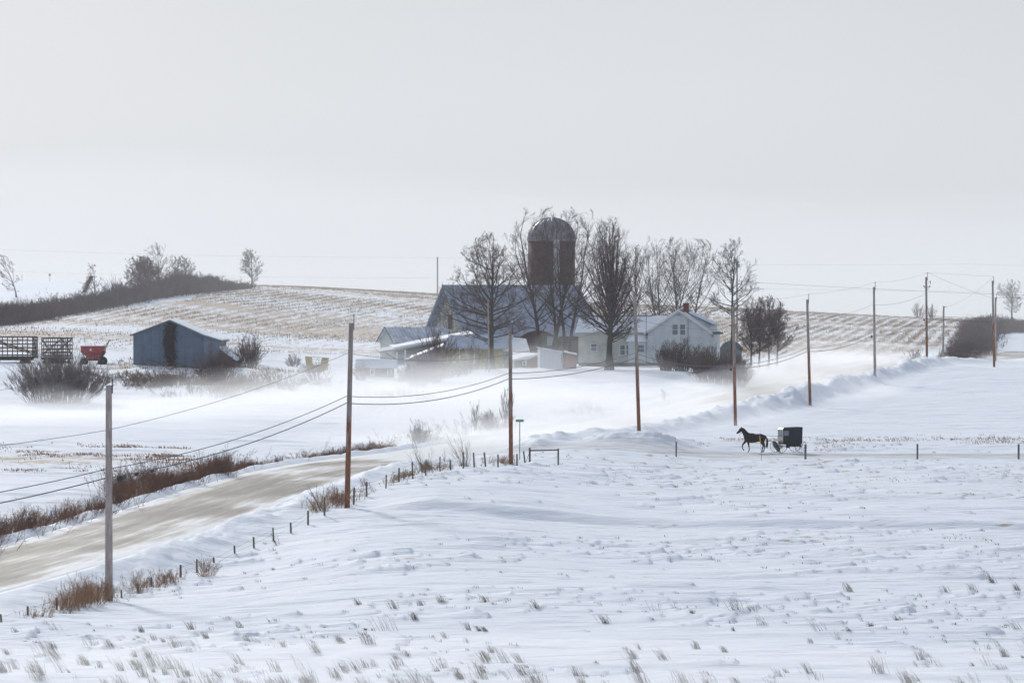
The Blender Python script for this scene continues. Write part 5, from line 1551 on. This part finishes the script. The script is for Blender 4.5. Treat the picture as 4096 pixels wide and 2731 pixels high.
wire('overhead_wire', [top_of(POLES[7]), Vector(W(3960, 1190, 520)), Vector(W(4500, 1185, 530))], .5, 'wire sagging from the bracketed pole towards the right edge', .012, 12)
wire('overhead_wire', [pa['base'] + Vector((.5, 0, pa['ht'] - .1)), top_of(pb)], .6, 'wire from the short thin pole up to the pole near the right edge', .012, 12)
wire('guy_wire', [pa['base'] + Vector((0, 0, pa['ht'] - .3)), G(3756, 560)], 0, 'slanting guy wire of the short thin pole', .012, 2)

# ---------------------------------------------------------------- roadside fence
FP = [(5, 2477, 35, 2), (110, 2462, 34, 0), (226, 2444, 52, 0), (305, 2426, 37, 0), (391, 2421, 60, 0), (448, 2401, 50, 0), (486, 2396, 32, 1), (552, 2386, 40, 1), (605, 2360, 37, 0), (657, 2344, 36, 0), (722, 2322, 49, 0), (787, 2310, 53, 0),
      (856, 2278, 27, 2), (939, 2248, 41, 1), (1016, 2223, 48, 1), (1094, 2191, 52, 1), (1164, 2146, 40, 1), (1232, 2100, 58, 0), (1298, 2063, 73, 0), (1414, 1987, 68, -1), (1466, 1968, 57, 0),
      (1543, 1946, 57, -1), (1596, 1924, 62, 0), (1652, 1902, 69, 1), (1703, 1882, 56, 0), (1760, 1877, 64, 0), (1803, 1874, 46, 1), (1853, 1870, 67, 0), (1897, 1868, 58, 1), (1943, 1866, 61, 2), (1992, 1860, 54, 0), (2068, 1852, 49, 0)]
fpx = [5, 435, 900, 1298, 1395, 1596, 1900, 2042, 2120]
fpD = [187, 202.5, 225, 243, 249, 266, 287, 297, 303]
f0 = G(5, 187)
fence = thing('wire_fence', f0, 0, 'long fence of dark weathered posts and thin wire beside the road', 'fence')
tops = []
prs = random.Random(3)
for px, py, hp, ln in FP:
    D = float(np.interp(px, fpx, fpD))
    x, y, z = G(px, D)
    hh = hp / F * D
    r = .05 * prs.uniform(.85, 1.2)
    lx = ln * -.05 * hh
    b = MB().tube([(0, 0, -.25), (lx * .5, 0, hh * .5), (lx, 0, hh)], [r * 1.05, r, r * .95], 7).build('post', M['post'], fence, True)
    b.location = (x - f0[0], y - f0[1], z - f0[2])
    tops.append(Vector((x - f0[0] + lx * .8, y - f0[1] - .05, z - f0[2] + hh)))
wm = MB()
for dz in (.12, .38):
    for a, b in zip(tops[:-1], tops[1:]):
        wm.bar(a - Vector((0, 0, dz)), b - Vector((0, 0, dz)), .008)
wm.build('fence_wire', M['wire'], fence)

# H-shaped end brace and the leaning post beside it
D = 304
x, y, z = G(2119, D)
t = thing('fence_brace', (x, y, z), 0, 'H-shaped wooden fence brace of two posts and a rail beside the street sign', 'fence')
sp = (2233 - 2119) / F * D
zz = gz(x + sp, D) - z
MB().tube([(0, 0, -.3), (0, 0, 1.18)], .075, 10).build('post', M['post'], t, True)
p_ = MB().tube([(0, 0, -.3), (0, 0, 1.2)], .062, 10).build('post', M['post'], t, True); p_.location = (sp, 0, zz)
MB().tube([(.07, 0, .98), (sp - .06, 0, 1.02)], .05, 8).build('rail', M['post'], t, True)
MB().bar((-.30, 0, .08), (-.04, 0, .82), .03).build('brace', M['dark_metal'], t)
x, y, z = G(2102, 303)
o = MB().tube([(0, 0, -.2), (-.14, 0, .9)], .055, 8).build('fence_post', M['post']); o.location = (x, y, z)
tag(o, 'old post leaning left beside the H-shaped brace', 'post')

# ---------------------------------------------------------------- fence line of the farm track
f0 = G(2705, 321)
f2 = thing('track_fence', f0, 0, 'low fence of widely spaced posts and pale cord in front of the buggy', 'fence')
tp = []
for px, w_ in ((2705, .055), (3222, .075), (3670, .065), (4075, .07), (4560, .06)):
    D = 321 if px != 3222 else 320
    x, y, z = G(px, D)
    b = MB().box(-w_, w_, -w_, w_, -.2, 1.13).build('post', M['post'], f2)
    b.location = (x - f0[0], y - f0[1], z - f0[2])
    tp.append(Vector((x - f0[0], y - f0[1] - w_ - .01, z - f0[2] + .28)))
cordm = mat('pale_cord', (.52, .46, .36), .8, col2=(.36, .31, .24))
cm_ = MB()
for a, b in zip([tp[0] - Vector((9.0, 0, -.0))] + tp[:-1], tp):
    cm_.bar(a, b, .02); cm_.bar(a + Vector((0, 0, .09)), b + Vector((0, 0, .09)), .015)
cm_.build('cord', cordm, f2)

# ---------------------------------------------------------------- street sign
x, y, z = G(2079, 309)
t = thing('street_sign', (x, y, z), 0, 'green street name sign on a tall blue-grey post beside the third big pole', 'sign')
hs_ = -(1687 - HORIZON) / F * 309 - z
MB().tube([(0, 0, -.2), (0, 0, hs_)], .032, 8).build('sign_post', mat('galvanised_post', (.16, .19, .24), .5, metal=.3), t, True)
bw, bh = .29, .092
sb_ = MB()
c_ = .03
sb_.prism([(-bw, c_), (-bw + c_, 0), (bw - c_, 0), (bw, c_), (bw, 2 * bh - c_), (bw - c_, 2 * bh), (-bw + c_, 2 * bh), (-bw, 2 * bh - c_)], (-.036, -.028))
sbo = sb_.build('sign_blade', mat('sign_green', (.0, .23, .16), .45, col2=(.0, .20, .14)), t); sbo.location = (0, 0, hs_)
tcur = bpy.data.curves.new('sign_text', 'FONT'); tcur.body = 'N JONES RD'; tcur.size = .118; tcur.align_x = 'CENTER'; tcur.align_y = 'CENTER'; tcur.extrude = .001
to = bpy.data.objects.new('lettering', tcur); COL.objects.link(to)
to.rotation_euler = (math.radians(90), 0, 0); to.parent = t; to.location = (0, -.039, hs_ + bh)
to.scale = (.78, 1, 1)
tcur.materials.append(mat('sign_white', (.7, .75, .72), .5))
dg = bpy.context.evaluated_depsgraph_get()
me = bpy.data.meshes.new_from_object(to.evaluated_get(dg)); tm = bpy.data.objects.new('lettering', me); COL.objects.link(tm)
tm.rotation_euler = to.rotation_euler; tm.scale = to.scale; tm.location = to.location; tm.parent = t
bpy.data.objects.remove(to)

# ---------------------------------------------------------------- snow marker with a yellow flag, small far markers
x, y, z = G(3047, 319)
t = thing('marker_rod', (x, y, z), 0, 'thin leaning marker rod with a yellow streamer in front of the horse', 'marker')
MB().tube([(0, 0, -.1), (-.06, 0, 1.1), (-.13, 0, 2.22)], [.016, .014, .01], 6).build('rod', M['dark_metal'], t)
MB().poly([(-.12, -.02, 1.28), (-.07, -.02, 1.2), (-.09, -.02, 1.62), (-.16, -.02, 1.92), (-.17, -.02, 1.68),
           (-.12, .01, 1.28), (-.07, .01, 1.2), (-.09, .01, 1.62), (-.16, .01, 1.92), (-.17, .01, 1.68)], [(0, 1, 2, 3, 4), (9, 8, 7, 6, 5), (0, 5, 6, 1), (1, 6, 7, 2), (2, 7, 8, 3), (3, 8, 9, 4), (4, 9, 5, 0)]).build('streamer', mat('yellow_cloth', (.75, .42, .02), .7, col2=(.6, .28, .01)), t)
x, y, z = G(199, 880)
t = thing('marker_post', (x, y, z), 0, 'tiny orange-topped marker post on the far left ridge', 'marker')
MB().tube([(0, 0, -.2), (0, 0, 1.3)], .05, 6).build('rod', M['post'], t)
MB().prism([(-.3, 1.3), (0, .95), (.3, 1.3), (.15, 1.62), (-.15, 1.62)], (-.05, .05)).build('marker_plate', mat('orange_plate', (.62, .26, .03), .6), t)
x, y, z = G(88, 875)
o = MB().tube([(0, 0, -.2), (0, 0, 1.3)], .05, 6).build('marker_stake', M['brick']); o.location = (x, y, z)
tag(o, 'tiny thin stake on the far left ridge, left of the orange marker', 'stake')
x, y, z = G(3963, 845)
o = MB().tube([(0, 0, -.2), (0, 0, 1.5)], .1, 6).build('far_stake', M['post']); o.location = (x, y, z)
tag(o, 'short dark stake on the skyline above the right-hand thicket', 'stake')
# ---------------------------------------------------------------- hay wagons, grain cart, feeder
M['wagon_wood'] = mat('dark_wagon_wood', (0.075, 0.07, 0.065), .85, col2=(.045, .042, .04), scale=3)
M['wagon_deck'] = mat('wagon_deck', (0.05, 0.04, 0.04), .85)
def wheel_mb(r, w_, n=20):
    pts = []
    return lathe([(r * .45, -w_ * .35), (r * .62, -w_ / 2), (r * .92, -w_ / 2), (r, -w_ * .3), (r, w_ * .3), (r * .92, w_ / 2), (r * .62, w_ / 2), (r * .45, w_ * .35)], n)
def add_wheel(t, x, y, r, w_, rimmat='bluegrey', name='wheel'):
    b = wheel_mb(r, w_)
    b.v = [(p[0], p[2], p[1]) for p in b.v]; b.f = [f_[::-1] for f_ in b.f]
    o = b.build(name, M['black'], t, True); o.location = (x, y, r)
    c = MB().tube([(0, -w_ * .3, 0), (0, w_ * .3, 0)], r * .47, 14).build('rim', M[rimmat] if rimmat in M else rimmat, o)
    return o
def hay_wagon(px, D, rz, L_, Wd, Hr, label, tri, drop=False):
    x, y, z = G(px, D, -.25)
    t = thing('hay_wagon', (x, y, z), math.radians(rz), label, 'wagon', 'slatted hay wagons parked in the snow')
    zb = .95
    MB().box(-L_ / 2, L_ / 2, -Wd / 2, Wd / 2, zb - .22, zb).build('deck', M['wagon_deck'], t)
    g = MB(); g.box(-L_ / 2 + .3, L_ / 2 - .3, -.45, -.3, zb - .45, zb - .22); g.box(-L_ / 2 + .3, L_ / 2 - .3, .3, .45, zb - .45, zb - .22)
    for ax in (-L_ * .3, L_ * .3): g.box(ax - .06, ax + .06, -Wd / 2 + .1, Wd / 2 - .1, .35, .5)
    g.build('running_gear', M['wagon_deck'], t)
    for ax in (-L_ * .3, L_ * .3):
        for s_ in (-1, 1): add_wheel(t, ax, s_ * (Wd / 2 - .18), .36, .2, 'wagon_wood')
    def rack(name, a, b, n, m, extra=0):
        a = Vector(a); b = Vector(b); r = MB()
        for i in range(n + 1):
            p = a.lerp(b, i / n); r.bar(p, p + Vector((0, 0, Hr)), .09, .06)
        for j in range(m + 1):
            zz = .12 + (Hr - .15) * j / m
            r.bar(a + Vector((0, 0, zz)), b + Vector((0, 0, zz)), .05, .11 if j < m else .13)
        for j in range(extra):
            zz = .28 + (Hr * .42) * j / max(1, extra)
            r.bar(a.lerp(b, .04) + Vector((0, 0, zz)), b + Vector((0, 0, zz)), .04, .07)
        r.bar(a + Vector((0, 0, Hr * .95)), b + Vector((0, 0, Hr * .12)), .05, .13)
        r.build(name, M['wagon_wood'], t)
    h, w_ = L_ / 2 - .06, Wd / 2 - .06
    rack('side_rack', (-h, -w_, zb), (h, -w_, zb), 5, 5)
    rack('side_rack', (-h, w_, zb), (h, w_, zb), 5, 5)
    rack('end_rack', (-h, -w_, zb), (-h, w_, zb), 3, 5, 3)
    rack('end_rack', (h, -w_, zb), (h, w_, zb), 4, 5, 3)
    if tri is not None:
        s = .32
        o = MB().prism([(-s, -s * .55), (s, -s * .55), (0, s * .95)], (-.03, -.005)).build('warning_triangle', mat('faded_triangle', (.62, .30, .24), .6), t)
        o.location = tri
        MB().prism([(-s * .6, -s * .38), (s * .6, -s * .38), (0, s * .55)], (-.045, -.032)).build('triangle_centre', M['white_paint'], o)
    return t
hay_wagon(40, 458, -7, 5.6, 2.3, 2.1, 'longer slatted hay wagon cut by the left edge of the field of view', None)
hay_wagon(228, 458, 81, 4.6, 2.3, 2.1, 'shorter slatted hay wagon with a faded warning triangle', None)
tw_ = [o for o in bpy.data.objects if o.name.startswith('hay_wagon')][-1]
o = MB().prism([(-.28, -.16), (.28, -.16), (0, .30)], (-.03, .0)).build('warning_triangle', mat('faded_triangle', (.55, .26, .22), .6), tw_)
o.rotation_euler = (0, 0, math.radians(-90)); o.location = (-2.36, .2, 2.1)
i_ = MB().prism([(-.16, -.10), (.16, -.10), (0, .18)], (-.045, -.032)).build('triangle_centre', M['white_paint'], o)

# red gravity wagon with its auger
x, y, z = G(372, 456, -.12)
t = thing('grain_cart', (x, y, z), math.radians(4), 'red grain wagon with a white triangle and a long upright auger tube', 'grain wagon')
M['cart_red'] = mat('faded_red_paint', (0.42, 0.055, 0.05), .55, col2=(.30, .045, .045), scale=2)
zt = 2.10; zm = 1.48; hw = 1.28
body = MB()
body.prism([(-hw, zm), (-hw, zt), (hw + .05, zt), (hw + .05, zm - .1)], (-1.15, 1.3))
body.poly([(-hw, -1.15, zm - .002), (hw + .05, -1.15, zm - .102), (hw + .05, 1.3, zm - .102), (-hw, 1.3, zm - .002), (-.55, -.35, .88), (.95, -.35, .80), (.95, .6, .80), (-.55, .6, .88)],
          [(0, 1, 5, 4), (1, 2, 6, 5), (2, 3, 7, 6), (3, 0, 4, 7), (4, 5, 6, 7), (3, 2, 1, 0)])
body.build('hopper', M['cart_red'], t)
lip = MB(); lip.box(-hw - .04, hw + .09, -1.2, -1.12, zt - .05, zt + .04); lip.build('rim_bar', M['cart_red'], t)
MB().box(-.75, .95, -.95, -.85, .72, 1.42).build('front_frame', M['cart_red'], t)
fr = MB()
for a, b in (((-.9, -.9, 1.45), (-.55, -.8, .75)), ((-1.15, -.9, 1.5), (-.75, -.7, .7)), ((.2, -1.0, 1.35), (.2, -.95, .75)), ((.75, -1.0, 1.3), (.75, -.95, .75))): fr.bar(a, b, .07)
fr.box(-1.1, 1.2, -.75, -.55, .55, .72); fr.box(-1.1, 1.2, .5, .7, .55, .72)
fr.build('chassis', M['dark_metal'], t)
for wx in (-.95, 1.02):
    for wy in (-.95, .95): add_wheel(t, wx, wy, .43 if wx < 0 else .5, .32, 'dark_metal')
au = MB(); au.tube([(.55, -1.25, .15), (1.25, -1.28, 1.75)], .09, 10)
au = au.build('auger_base', M['dark_metal'], t, True)
MB().tube([(1.2, -1.28, 1.62), (1.78, -1.3, 2.82)], .1, 10).build('auger_tube', mat('brushed_tube', (.55, .52, .36), .4, metal=.4), t, True)
MB().prism([(-.36, 1.62), (-.06, 1.62), (-.21, 1.92)], (-1.20, -1.156)).build('white_triangle', M['white_paint'], t)
MB().prism([(-1.02, 1.83), (-.92, 1.76), (-.68, 1.75), (-.6, 1.83), (-.7, 1.91), (-.92, 1.92)], (-1.19, -1.156)).build('blue_emblem', mat('blue_mark', (.07, .06, .30), .5), t)
# yellow feeder wagon
x, y, z = G(1252, 462, -.2)
t = thing('feed_wagon', (x, y, z), math.radians(-8), 'mustard yellow open-ended feed wagon half buried in snow', 'feed wagon')
M['mustard'] = mat('mustard_steel', (0.42, 0.30, 0.075), .6, col2=(.30, .22, .07), scale=2)
s = 462 / F
def fx(px): return (px - 1252) * s
def fz(py): return -(py - HORIZON) * s - z
b = MB()
b.prism([(fx(1220), fz(1426)), (fx(1249), fz(1427)), (fx(1248), fz(1450)), (fx(1258), fz(1462)), (fx(1225), fz(1466))][::-1], (-.1, -.02)); b.build('left_side', M['mustard'], t)
b = MB(); b.prism([(fx(1289), fz(1431)), (fx(1318), fz(1433)), (fx(1311), fz(1456)), (fx(1283), fz(1456))][::-1], (-.1, -.02)); b.build('right_side', M['mustard'], t)
b = MB(); b.prism([(fx(1225), fz(1463)), (fx(1311), fz(1455)), (fx(1304), fz(1478)), (fx(1262), fz(1497)), (fx(1232), fz(1492))][::-1], (.0, .9)); b.build('trough', M['mustard'], t)
b = MB(); b.prism([(fx(1218), fz(1426)), (fx(1232), fz(1470)), (fx(1260), fz(1497)), (fx(1318), fz(1433))][::-1], (1.3, 1.36))
b = MB()
b.bar((fx(1220), -.06, fz(1426)), (fx(1318), -.06, fz(1432)), .05); b.bar((fx(1251), -.06, fz(1437)), (fx(1288), -.06, fz(1440)), .04); b.bar((fx(1253), -.06, fz(1449)), (fx(1284), -.06, fz(1451)), .04)
b.bar((fx(1271), -.06, fz(1430)), (fx(1272), -.06, fz(1439)), .04); b.bar((fx(1276), -.06, fz(1439)), (fx(1276), -.06, fz(1450)), .04)
b.build('rack', M['dark_metal'], t)
MB().box(fx(1296), fx(1310), -.14, -.104, fz(1440), fz(1435)).build('decal', M['dark_metal'], t)
for wx in (-.6, .6): add_wheel(t, wx, .2, .33, .2, 'dark_metal')
# snow heap and little things by it
def rock(name, px, D, sx, sy, sz, mt, label, cat, seed):
    rs = np.random.RandomState(seed)
    b = lathe([(.02, -.3), (.75, -.2), (1, .1), (.9, .45), (.6, .8), (.25, .97), (.02, 1.0)], 14)
    b.v = [(p[0] * sx * (1 + .22 * math.sin(3 * i + seed)), p[1] * sy, p[2] * sz * (1 + .1 * math.cos(5 * i))) for i, p in enumerate(b.v)]
    o = b.build(name, M[mt], None, True); o.location = G(px, D); return tag(o, label, cat)
rock('snow_heap', 1211, 460, .55, .5, .85, 'snow', 'small white heap of snow at the left end of the yellow feeder', 'snow heap', 1)
rock('snow_lump', 484, 462, .28, .25, .28, 'snow', 'little round lump of snow between the red wagon and the blue shed', 'snow lump', 2)

# ---------------------------------------------------------------- horse
M['horse'] = mat('dark_bay_coat', (0.022, 0.011, 0.009), .5, col2=(.010, .006, .006), scale=2)
M['mane'] = mat('black_hair', (0.009, 0.007, 0.008), .6)
M['leather'] = mat('black_leather', (0.008, 0.008, 0.01), .4)
hx, hy, hz_ = G(3018, 330)
horse = thing('horse', (hx, hy, hz_ - .02), math.radians(5), 'dark bay horse trotting left in harness, one foreleg lifted', 'horse')
K = 270.0
def hp(cx, cy, y=0.0): return ((cx - 900) / K, y, (736 - cy) / K)
def ell(b, pts, n=14):
    """pts: (x, z, half-height, half-width) sections along the body"""
    k = len(pts); base = len(b.v)
    for i, (x, z, rh, rw) in enumerate(pts):
        a, c = pts[max(i - 1, 0)], pts[min(i + 1, k - 1)]
        d = Vector((c[0] - a[0], 0, c[1] - a[1])).normalized()
        nrm = Vector((-d.z, 0, d.x))
        for j in range(n):
            an = 2 * math.pi * j / n
            q = Vector((x, 0, z)) + nrm * (math.cos(an) * rh) + Vector((0, 1, 0)) * (math.sin(an) * rw)
            b.v.append(tuple(q))
    for i in range(k - 1):
        for j in range(n):
            m_ = (j + 1) % n
            b.f.append((base + i * n + j, base + i * n + m_, base + (i + 1) * n + m_, base + (i + 1) * n + j))
    b.f.append(tuple(base + j for j in range(n))[::-1]); b.f.append(tuple(base + (k - 1) * n + j for j in range(n)))
def P2(cx, cy): q = hp(cx, cy); return q[0], q[2]
hb = MB()
ell(hb, [(*P2(1138, 430), .10, .10), (*P2(1112, 425), .22, .20), (*P2(1060, 430), .29, .27), (*P2(990, 430), .29, .28), (*P2(900, 438), .33, .30), (*P2(810, 430), .37, .29), (*P2(745, 420), .34, .25), (*P2(700, 410), .24, .19), (*P2(678, 410), .12, .1)])
ell(hb, [(*P2(765, 400), .30, .16), (*P2(722, 355), .24, .13), (*P2(690, 305), .19, .105), (*P2(662, 262), .165, .09), (*P2(640, 240), .12, .085)])
ell(hb, [(*P2(658, 232), .08, .07), (*P2(636, 240), .145, .1), (*P2(608, 262), .145, .095), (*P2(582, 288), .105, .075), (*P2(556, 310), .085, .062), (*P2(538, 326), .078, .06), (*P2(526, 336), .045, .045)])
for sy in (-.05, .05):
    hb.tube([hp(632, 228, sy), hp(628, 205, sy * 1.3), hp(622, 188, sy * 1.3)], [.035, .03, .006], 6)
def leg(pts, y0):
    hb.tube([hp(cx, cy, y0) for cx, cy, r in pts], [r for *_, r in pts], 10)
leg([(735, 470, .14), (700, 520, .095), (655, 572, .062), (650, 612, .042), (655, 645, .040), (672, 672, .042), (684, 692, .05)], .13)
leg([(770, 480, .14), (768, 545, .085), (778, 592, .055), (785, 640, .038), (783, 680, .042), (772, 705, .036), (758, 732, .055), (754, 737, .05)], -.13)
leg([(1065, 470, .19), (1075, 530, .13), (1098, 570, .085), (1108, 600, .058), (1100, 650, .042), (1094, 688, .045), (1078, 712, .040), (1062, 734, .058)], -.14)
leg([(1050, 470, .18), (1062, 535, .125), (1092, 575, .08), (1085, 610, .052), (1072, 655, .040), (1068, 690, .043), (1064, 712, .038), (1052, 733, .055)], .14)
hbody = hb.build('horse_body', M['horse'], horse, True)
rm = hbody.modifiers.new('remesh', 'REMESH'); rm.mode = 'VOXEL'; rm.voxel_size = .018; rm.use_smooth_shade = True
sm = hbody.modifiers.new('smooth', 'SMOOTH'); sm.factor = .5; sm.iterations = 4
# mane and tail as locks of hair
mn = MB()
for i in range(26):
    f = i / 25
    a = Vector(hp(650, 222)).lerp(Vector(hp(752, 318)), f)
    mn.tube([a + Vector((0, 0, .02)), a + Vector((.05, -.05, -.03)), a + Vector((.06, -.10, -.15))], [.03, .025, .005], 5)
mn.build('mane', M['mane'], horse)
tl = MB()
rr = random.Random(5)
for i in range(30):
    dx = rr.uniform(-.05, .05); dy = rr.uniform(-.06, .06)
    tl.tube([hp(1128, 385), (hp(1150, 420)[0] + dx * .3, dy * .3, hp(1150, 420)[2]), (hp(1170, 480)[0] + dx, dy, hp(1170, 480)[2]), (hp(1166, 560)[0] + dx * 1.4, dy, hp(1166, 560)[2]), (hp(1158, 630)[0] + dx * 1.7, dy, hp(1158, 630 + rr.uniform(-25, 25))[2])], [.035, .035, .03, .022, .004], 5)
tl.build('tail', M['mane'], horse)
# eyes
for sy in (-1, 1):
    e_ = MB(); e_.tube([(hp(606, 250)[0], sy * .085, hp(606, 250)[2]), (hp(606, 250)[0], sy * .1, hp(606, 250)[2])], [.018, .01], 8); e_.build('eye', M['leather'], horse)
hr = MB()
def loop(cx0, cy0, cx1, cy1, w_, tk=.02):
    """strap round the body between two side-view points"""
    a = Vector(hp(cx0, cy0)); b = Vector(hp(cx1, cy1)); c = (a + b) / 2; u = (a - b) / 2
    hr.tube([c + u * math.cos(t_) * 1.04 + Vector((0, 1, 0)) * w_ * math.sin(t_) for t_ in np.linspace(0, 2 * math.pi, 25)], tk, 5, False)
loop(850, 345, 842, 532, .315); loop(870, 345, 865, 532, .315, .016); loop(760, 335, 700, 480, .24, .02); loop(1060, 352, 1085, 500, .285, .014)
loop(620, 218, 640, 320, .10, .012); loop(585, 262, 600, 330, .085, .01)
for sy in (-1, 1):
    hr.tube([hp(700, 440, sy * .25), hp(860, 440, sy * .325), hp(1000, 450, sy * .32), hp(1120, 470, sy * .3)], .018, 5)
    hr.tube([hp(590, 310, sy * .09), hp(640, 330, sy * .13), hp(760, 330, sy * .2), hp(870, 345, sy * .2)], .010, 4)
hr.tube([hp(585, 335, -.06), hp(588, 385, -.06), hp(610, 435, -.05), hp(650, 460, -.05), hp(680, 430, -.1)], .009, 4)
hr.tube([hp(760, 322), hp(870, 340), hp(980, 342), hp(1060, 350), hp(1125, 385)], .018, 5)
hr.box(hp(835, 350)[0], hp(885, 350)[0], -.17, .17, hp(0, 352)[2], hp(0, 330)[2])
hr.build('harness', M['leather'], horse)

for k_ in ('horse', 'mane', 'leather'):
    M[k_].node_tree.nodes['Principled BSDF'].inputs['Specular IOR Level'].default_value = .12
# ---------------------------------------------------------------- buggy
bxx, byy, bzz = G(3156, 330)
BA = math.radians(17)
buggy = thing('buggy', (bxx, byy, bzz), BA, 'black covered horse-drawn buggy with a pale front and spoked wheels', 'buggy')
M['buggy_side'] = mat('navy_canvas', (0.018, 0.020, 0.038), .7, col2=(.013, .015, .028), scale=1.5)
M['buggy_black'] = mat('buggy_black', (0.008, 0.008, 0.012), .45)
ca = math.cos(BA)
for k_ in ('buggy_side', 'buggy_black'):
    M[k_].node_tree.nodes['Principled BSDF'].inputs['Specular IOR Level'].default_value = .15
# local x grows to the rear; the near side is -y
def bx_(cx): return (cx - 1602) / K / ca
def bz_(cy): return (736 - cy) / K
Wb = .52
fX, rX = -.72, .93
zt, zb = bz_(212), bz_(560)
# rear canvas box
b = MB(); b.prism([(-.12, zb), (-.12, zt - .02), (rX - .06, zt), (rX, zt - .07), (rX - .03, zb)], (-Wb, Wb))
b.build('body', M['buggy_side'], buggy)
# driver's compartment: door side, posts and roof so that one sees through the windows
MB().box(fX + .05, -.123, -Wb, -Wb + .04, bz_(565), bz_(385)).build('door', M['buggy_black'], buggy)
MB().box(fX + .05, -.123, Wb - .04, Wb, bz_(565), bz_(385)).build('door', M['buggy_black'], buggy)
MB().box(-.42, -.123, -Wb - .002, -Wb + .05, bz_(640), bz_(566)).build('step_plate', M['buggy_black'], buggy)
for s_ in (-1, 1):
    f_ = MB(); y0, y1 = (s_ * Wb, s_ * (Wb - .04)); y0, y1 = min(y0, y1), max(y0, y1)
    f_.box(fX + .05, fX + .1, y0, y1, bz_(384), zt - .1); f_.box(-.19, -.124, y0, y1, bz_(384), zt - .1); f_.box(fX + .101, -.191, y0, y1, bz_(275), zt - .1)
    f_ = f_.build('window_frame', M['buggy_black'], buggy)
    MB().box(fX + .102, -.192, s_ * (Wb - .02) - .004, s_ * (Wb - .02) + .004, bz_(383), bz_(276)).build('pane', M['glass'], f_)
MB().prism([(fX - .02, zt - .17), (fX + .1, zt - .04), (-.11, zt + .0), (rX - .05, zt + .03), (rX + .02, zt - .04), (rX + .01, zt - .08), (-.11, zt - .03), (-.11, zt - .1), (fX + .1, zt - .11)], (-Wb - .03, Wb + .03)).build('roof', M['buggy_side'], buggy)
M['buggy_front'] = mat('pale_front', (.55, .56, .55), .5, col2=(.47, .48, .47))
MB().slab((fX - .03, -Wb, zt - .155), (fX + .1, -Wb, zt - .025), (fX + .1, Wb, zt - .025), (fX - .03, Wb, zt - .155), .02).build('front_brow', M['buggy_front'], buggy)
MB().box(fX, fX + .045, -Wb + .001, Wb - .001, bz_(520), bz_(400)).build('front_panel', M['buggy_front'], buggy)
wf = MB(); wf.box(fX, fX + .045, -Wb + .001, -Wb + .05, bz_(399), zt - .18); wf.box(fX, fX + .045, Wb - .05, Wb - .001, bz_(399), zt - .18); wf.box(fX, fX + .045, -.02, .02, bz_(399), zt - .18); wf.box(fX, fX + .045, -Wb + .051, Wb - .051, zt - .18, zt - .13)
wf = wf.build('windscreen_frame', M['buggy_front'], buggy)
MB().box(fX + .015, fX + .02, -Wb + .06, Wb - .06, bz_(398), zt - .19).build('pane', M['glass'], wf)
for s_ in (-1, 1):
    l_ = MB().tube([(fX - .05, s_ * .42, bz_(412)), (fX - .001, s_ * .42, bz_(412))], .04, 10).build('signal_lamp', mat('amber_lens', (.75, .2, .01), .3), buggy)
MB().box(fX + .05, -.2, -Wb + .05, Wb - .05, bz_(560), bz_(540)).build('floor', M['buggy_black'], buggy)
MB().box(-.45, -.13, -Wb + .06, Wb - .06, bz_(539), bz_(440)).build('seat', M['buggy_black'], buggy)
u_ = MB(); u_.box(-.1, rX - .1, -.4, .4, bz_(600), zb - .002)
for ax in (-.86, .73): u_.tube([(ax, -.68, .47), (ax, .68, .47)], .028, 8)
u_.bar((-.86, 0, .47), (.73, 0, .47), .05)
for sx, sy in ((-.86, -.35), (-.86, .35), (.73, -.35), (.73, .35)): u_.tube([(sx - .28, sy, .60), (sx, sy, .50), (sx + .28, sy, .60)], .02, 5)
u_.build('undercarriage', M['buggy_black'], buggy)
def buggy_wheel(x, y, r):
    w = MB(); w.tube([(math.cos(a) * (r - .015), 0, math.sin(a) * (r - .015)) for a in np.linspace(0, 2 * math.pi, 41)], .017, 6, False)
    wo = w.build('wheel', M['buggy_black'], buggy); wo.location = (x, y, r)
    s = MB()
    for k_ in range(14):
        a = 2 * math.pi * k_ / 14
        s.bar((math.cos(a) * .04, 0, math.sin(a) * .04), (math.cos(a) * (r - .02), 0, math.sin(a) * (r - .02)), .016)
    s.build('spoke', M['buggy_black'], wo)
    MB().tube([(0, -.09, 0), (0, .09, 0)], .05, 10).build('hub', M['buggy_black'], wo)
for x, r in ((-.86, .465), (.73, .485)):
    for y in (-.66, .66): buggy_wheel(x, y, r)
M['canvas_grey'] = mat('grey_rubber_flap', (.07, .07, .068), .7)
MB().prism([(-1.28, .86), (-1.17, .88), (-1.02, .64), (-.80, .34), (-.84, .05), (-.98, .22), (-1.12, .38), (-1.24, .55)][::-1], (-.25, .25)).build('splash_flap', M['canvas_grey'], buggy)
# shafts and reins run forward to the horse
inv = Matrix.Rotation(-BA, 3, 'Z')
def to_b(p):     # a point on the horse, in the buggy's own frame
    q = Matrix.Rotation(math.radians(5), 3, 'Z') @ Vector(p) + Vector((hx, hy, hz_ - .02)) - Vector((bxx, byy, bzz))
    return inv @ q
sf = MB()
for sy in (-1, 1):
    a = to_b(hp(1000, 455, sy * .35)); b_ = to_b(hp(1120, 490, sy * .34)); sf.tube([a, b_, (-1.25, sy * .36, .85), (-.88, sy * .38, .55)], .02, 6)
sf.build('shaft', M['buggy_black'], buggy)
rn = MB()
for sy in (-1, 1):
    a = to_b(hp(870, 350, sy * .2)); rn.tube([a, a.lerp(Vector((fX, sy * .15, bz_(398))), .6) - Vector((0, 0, .03)), (fX, sy * .15, bz_(396))], .011, 4)
rn.build('reins', M['leather'], buggy)
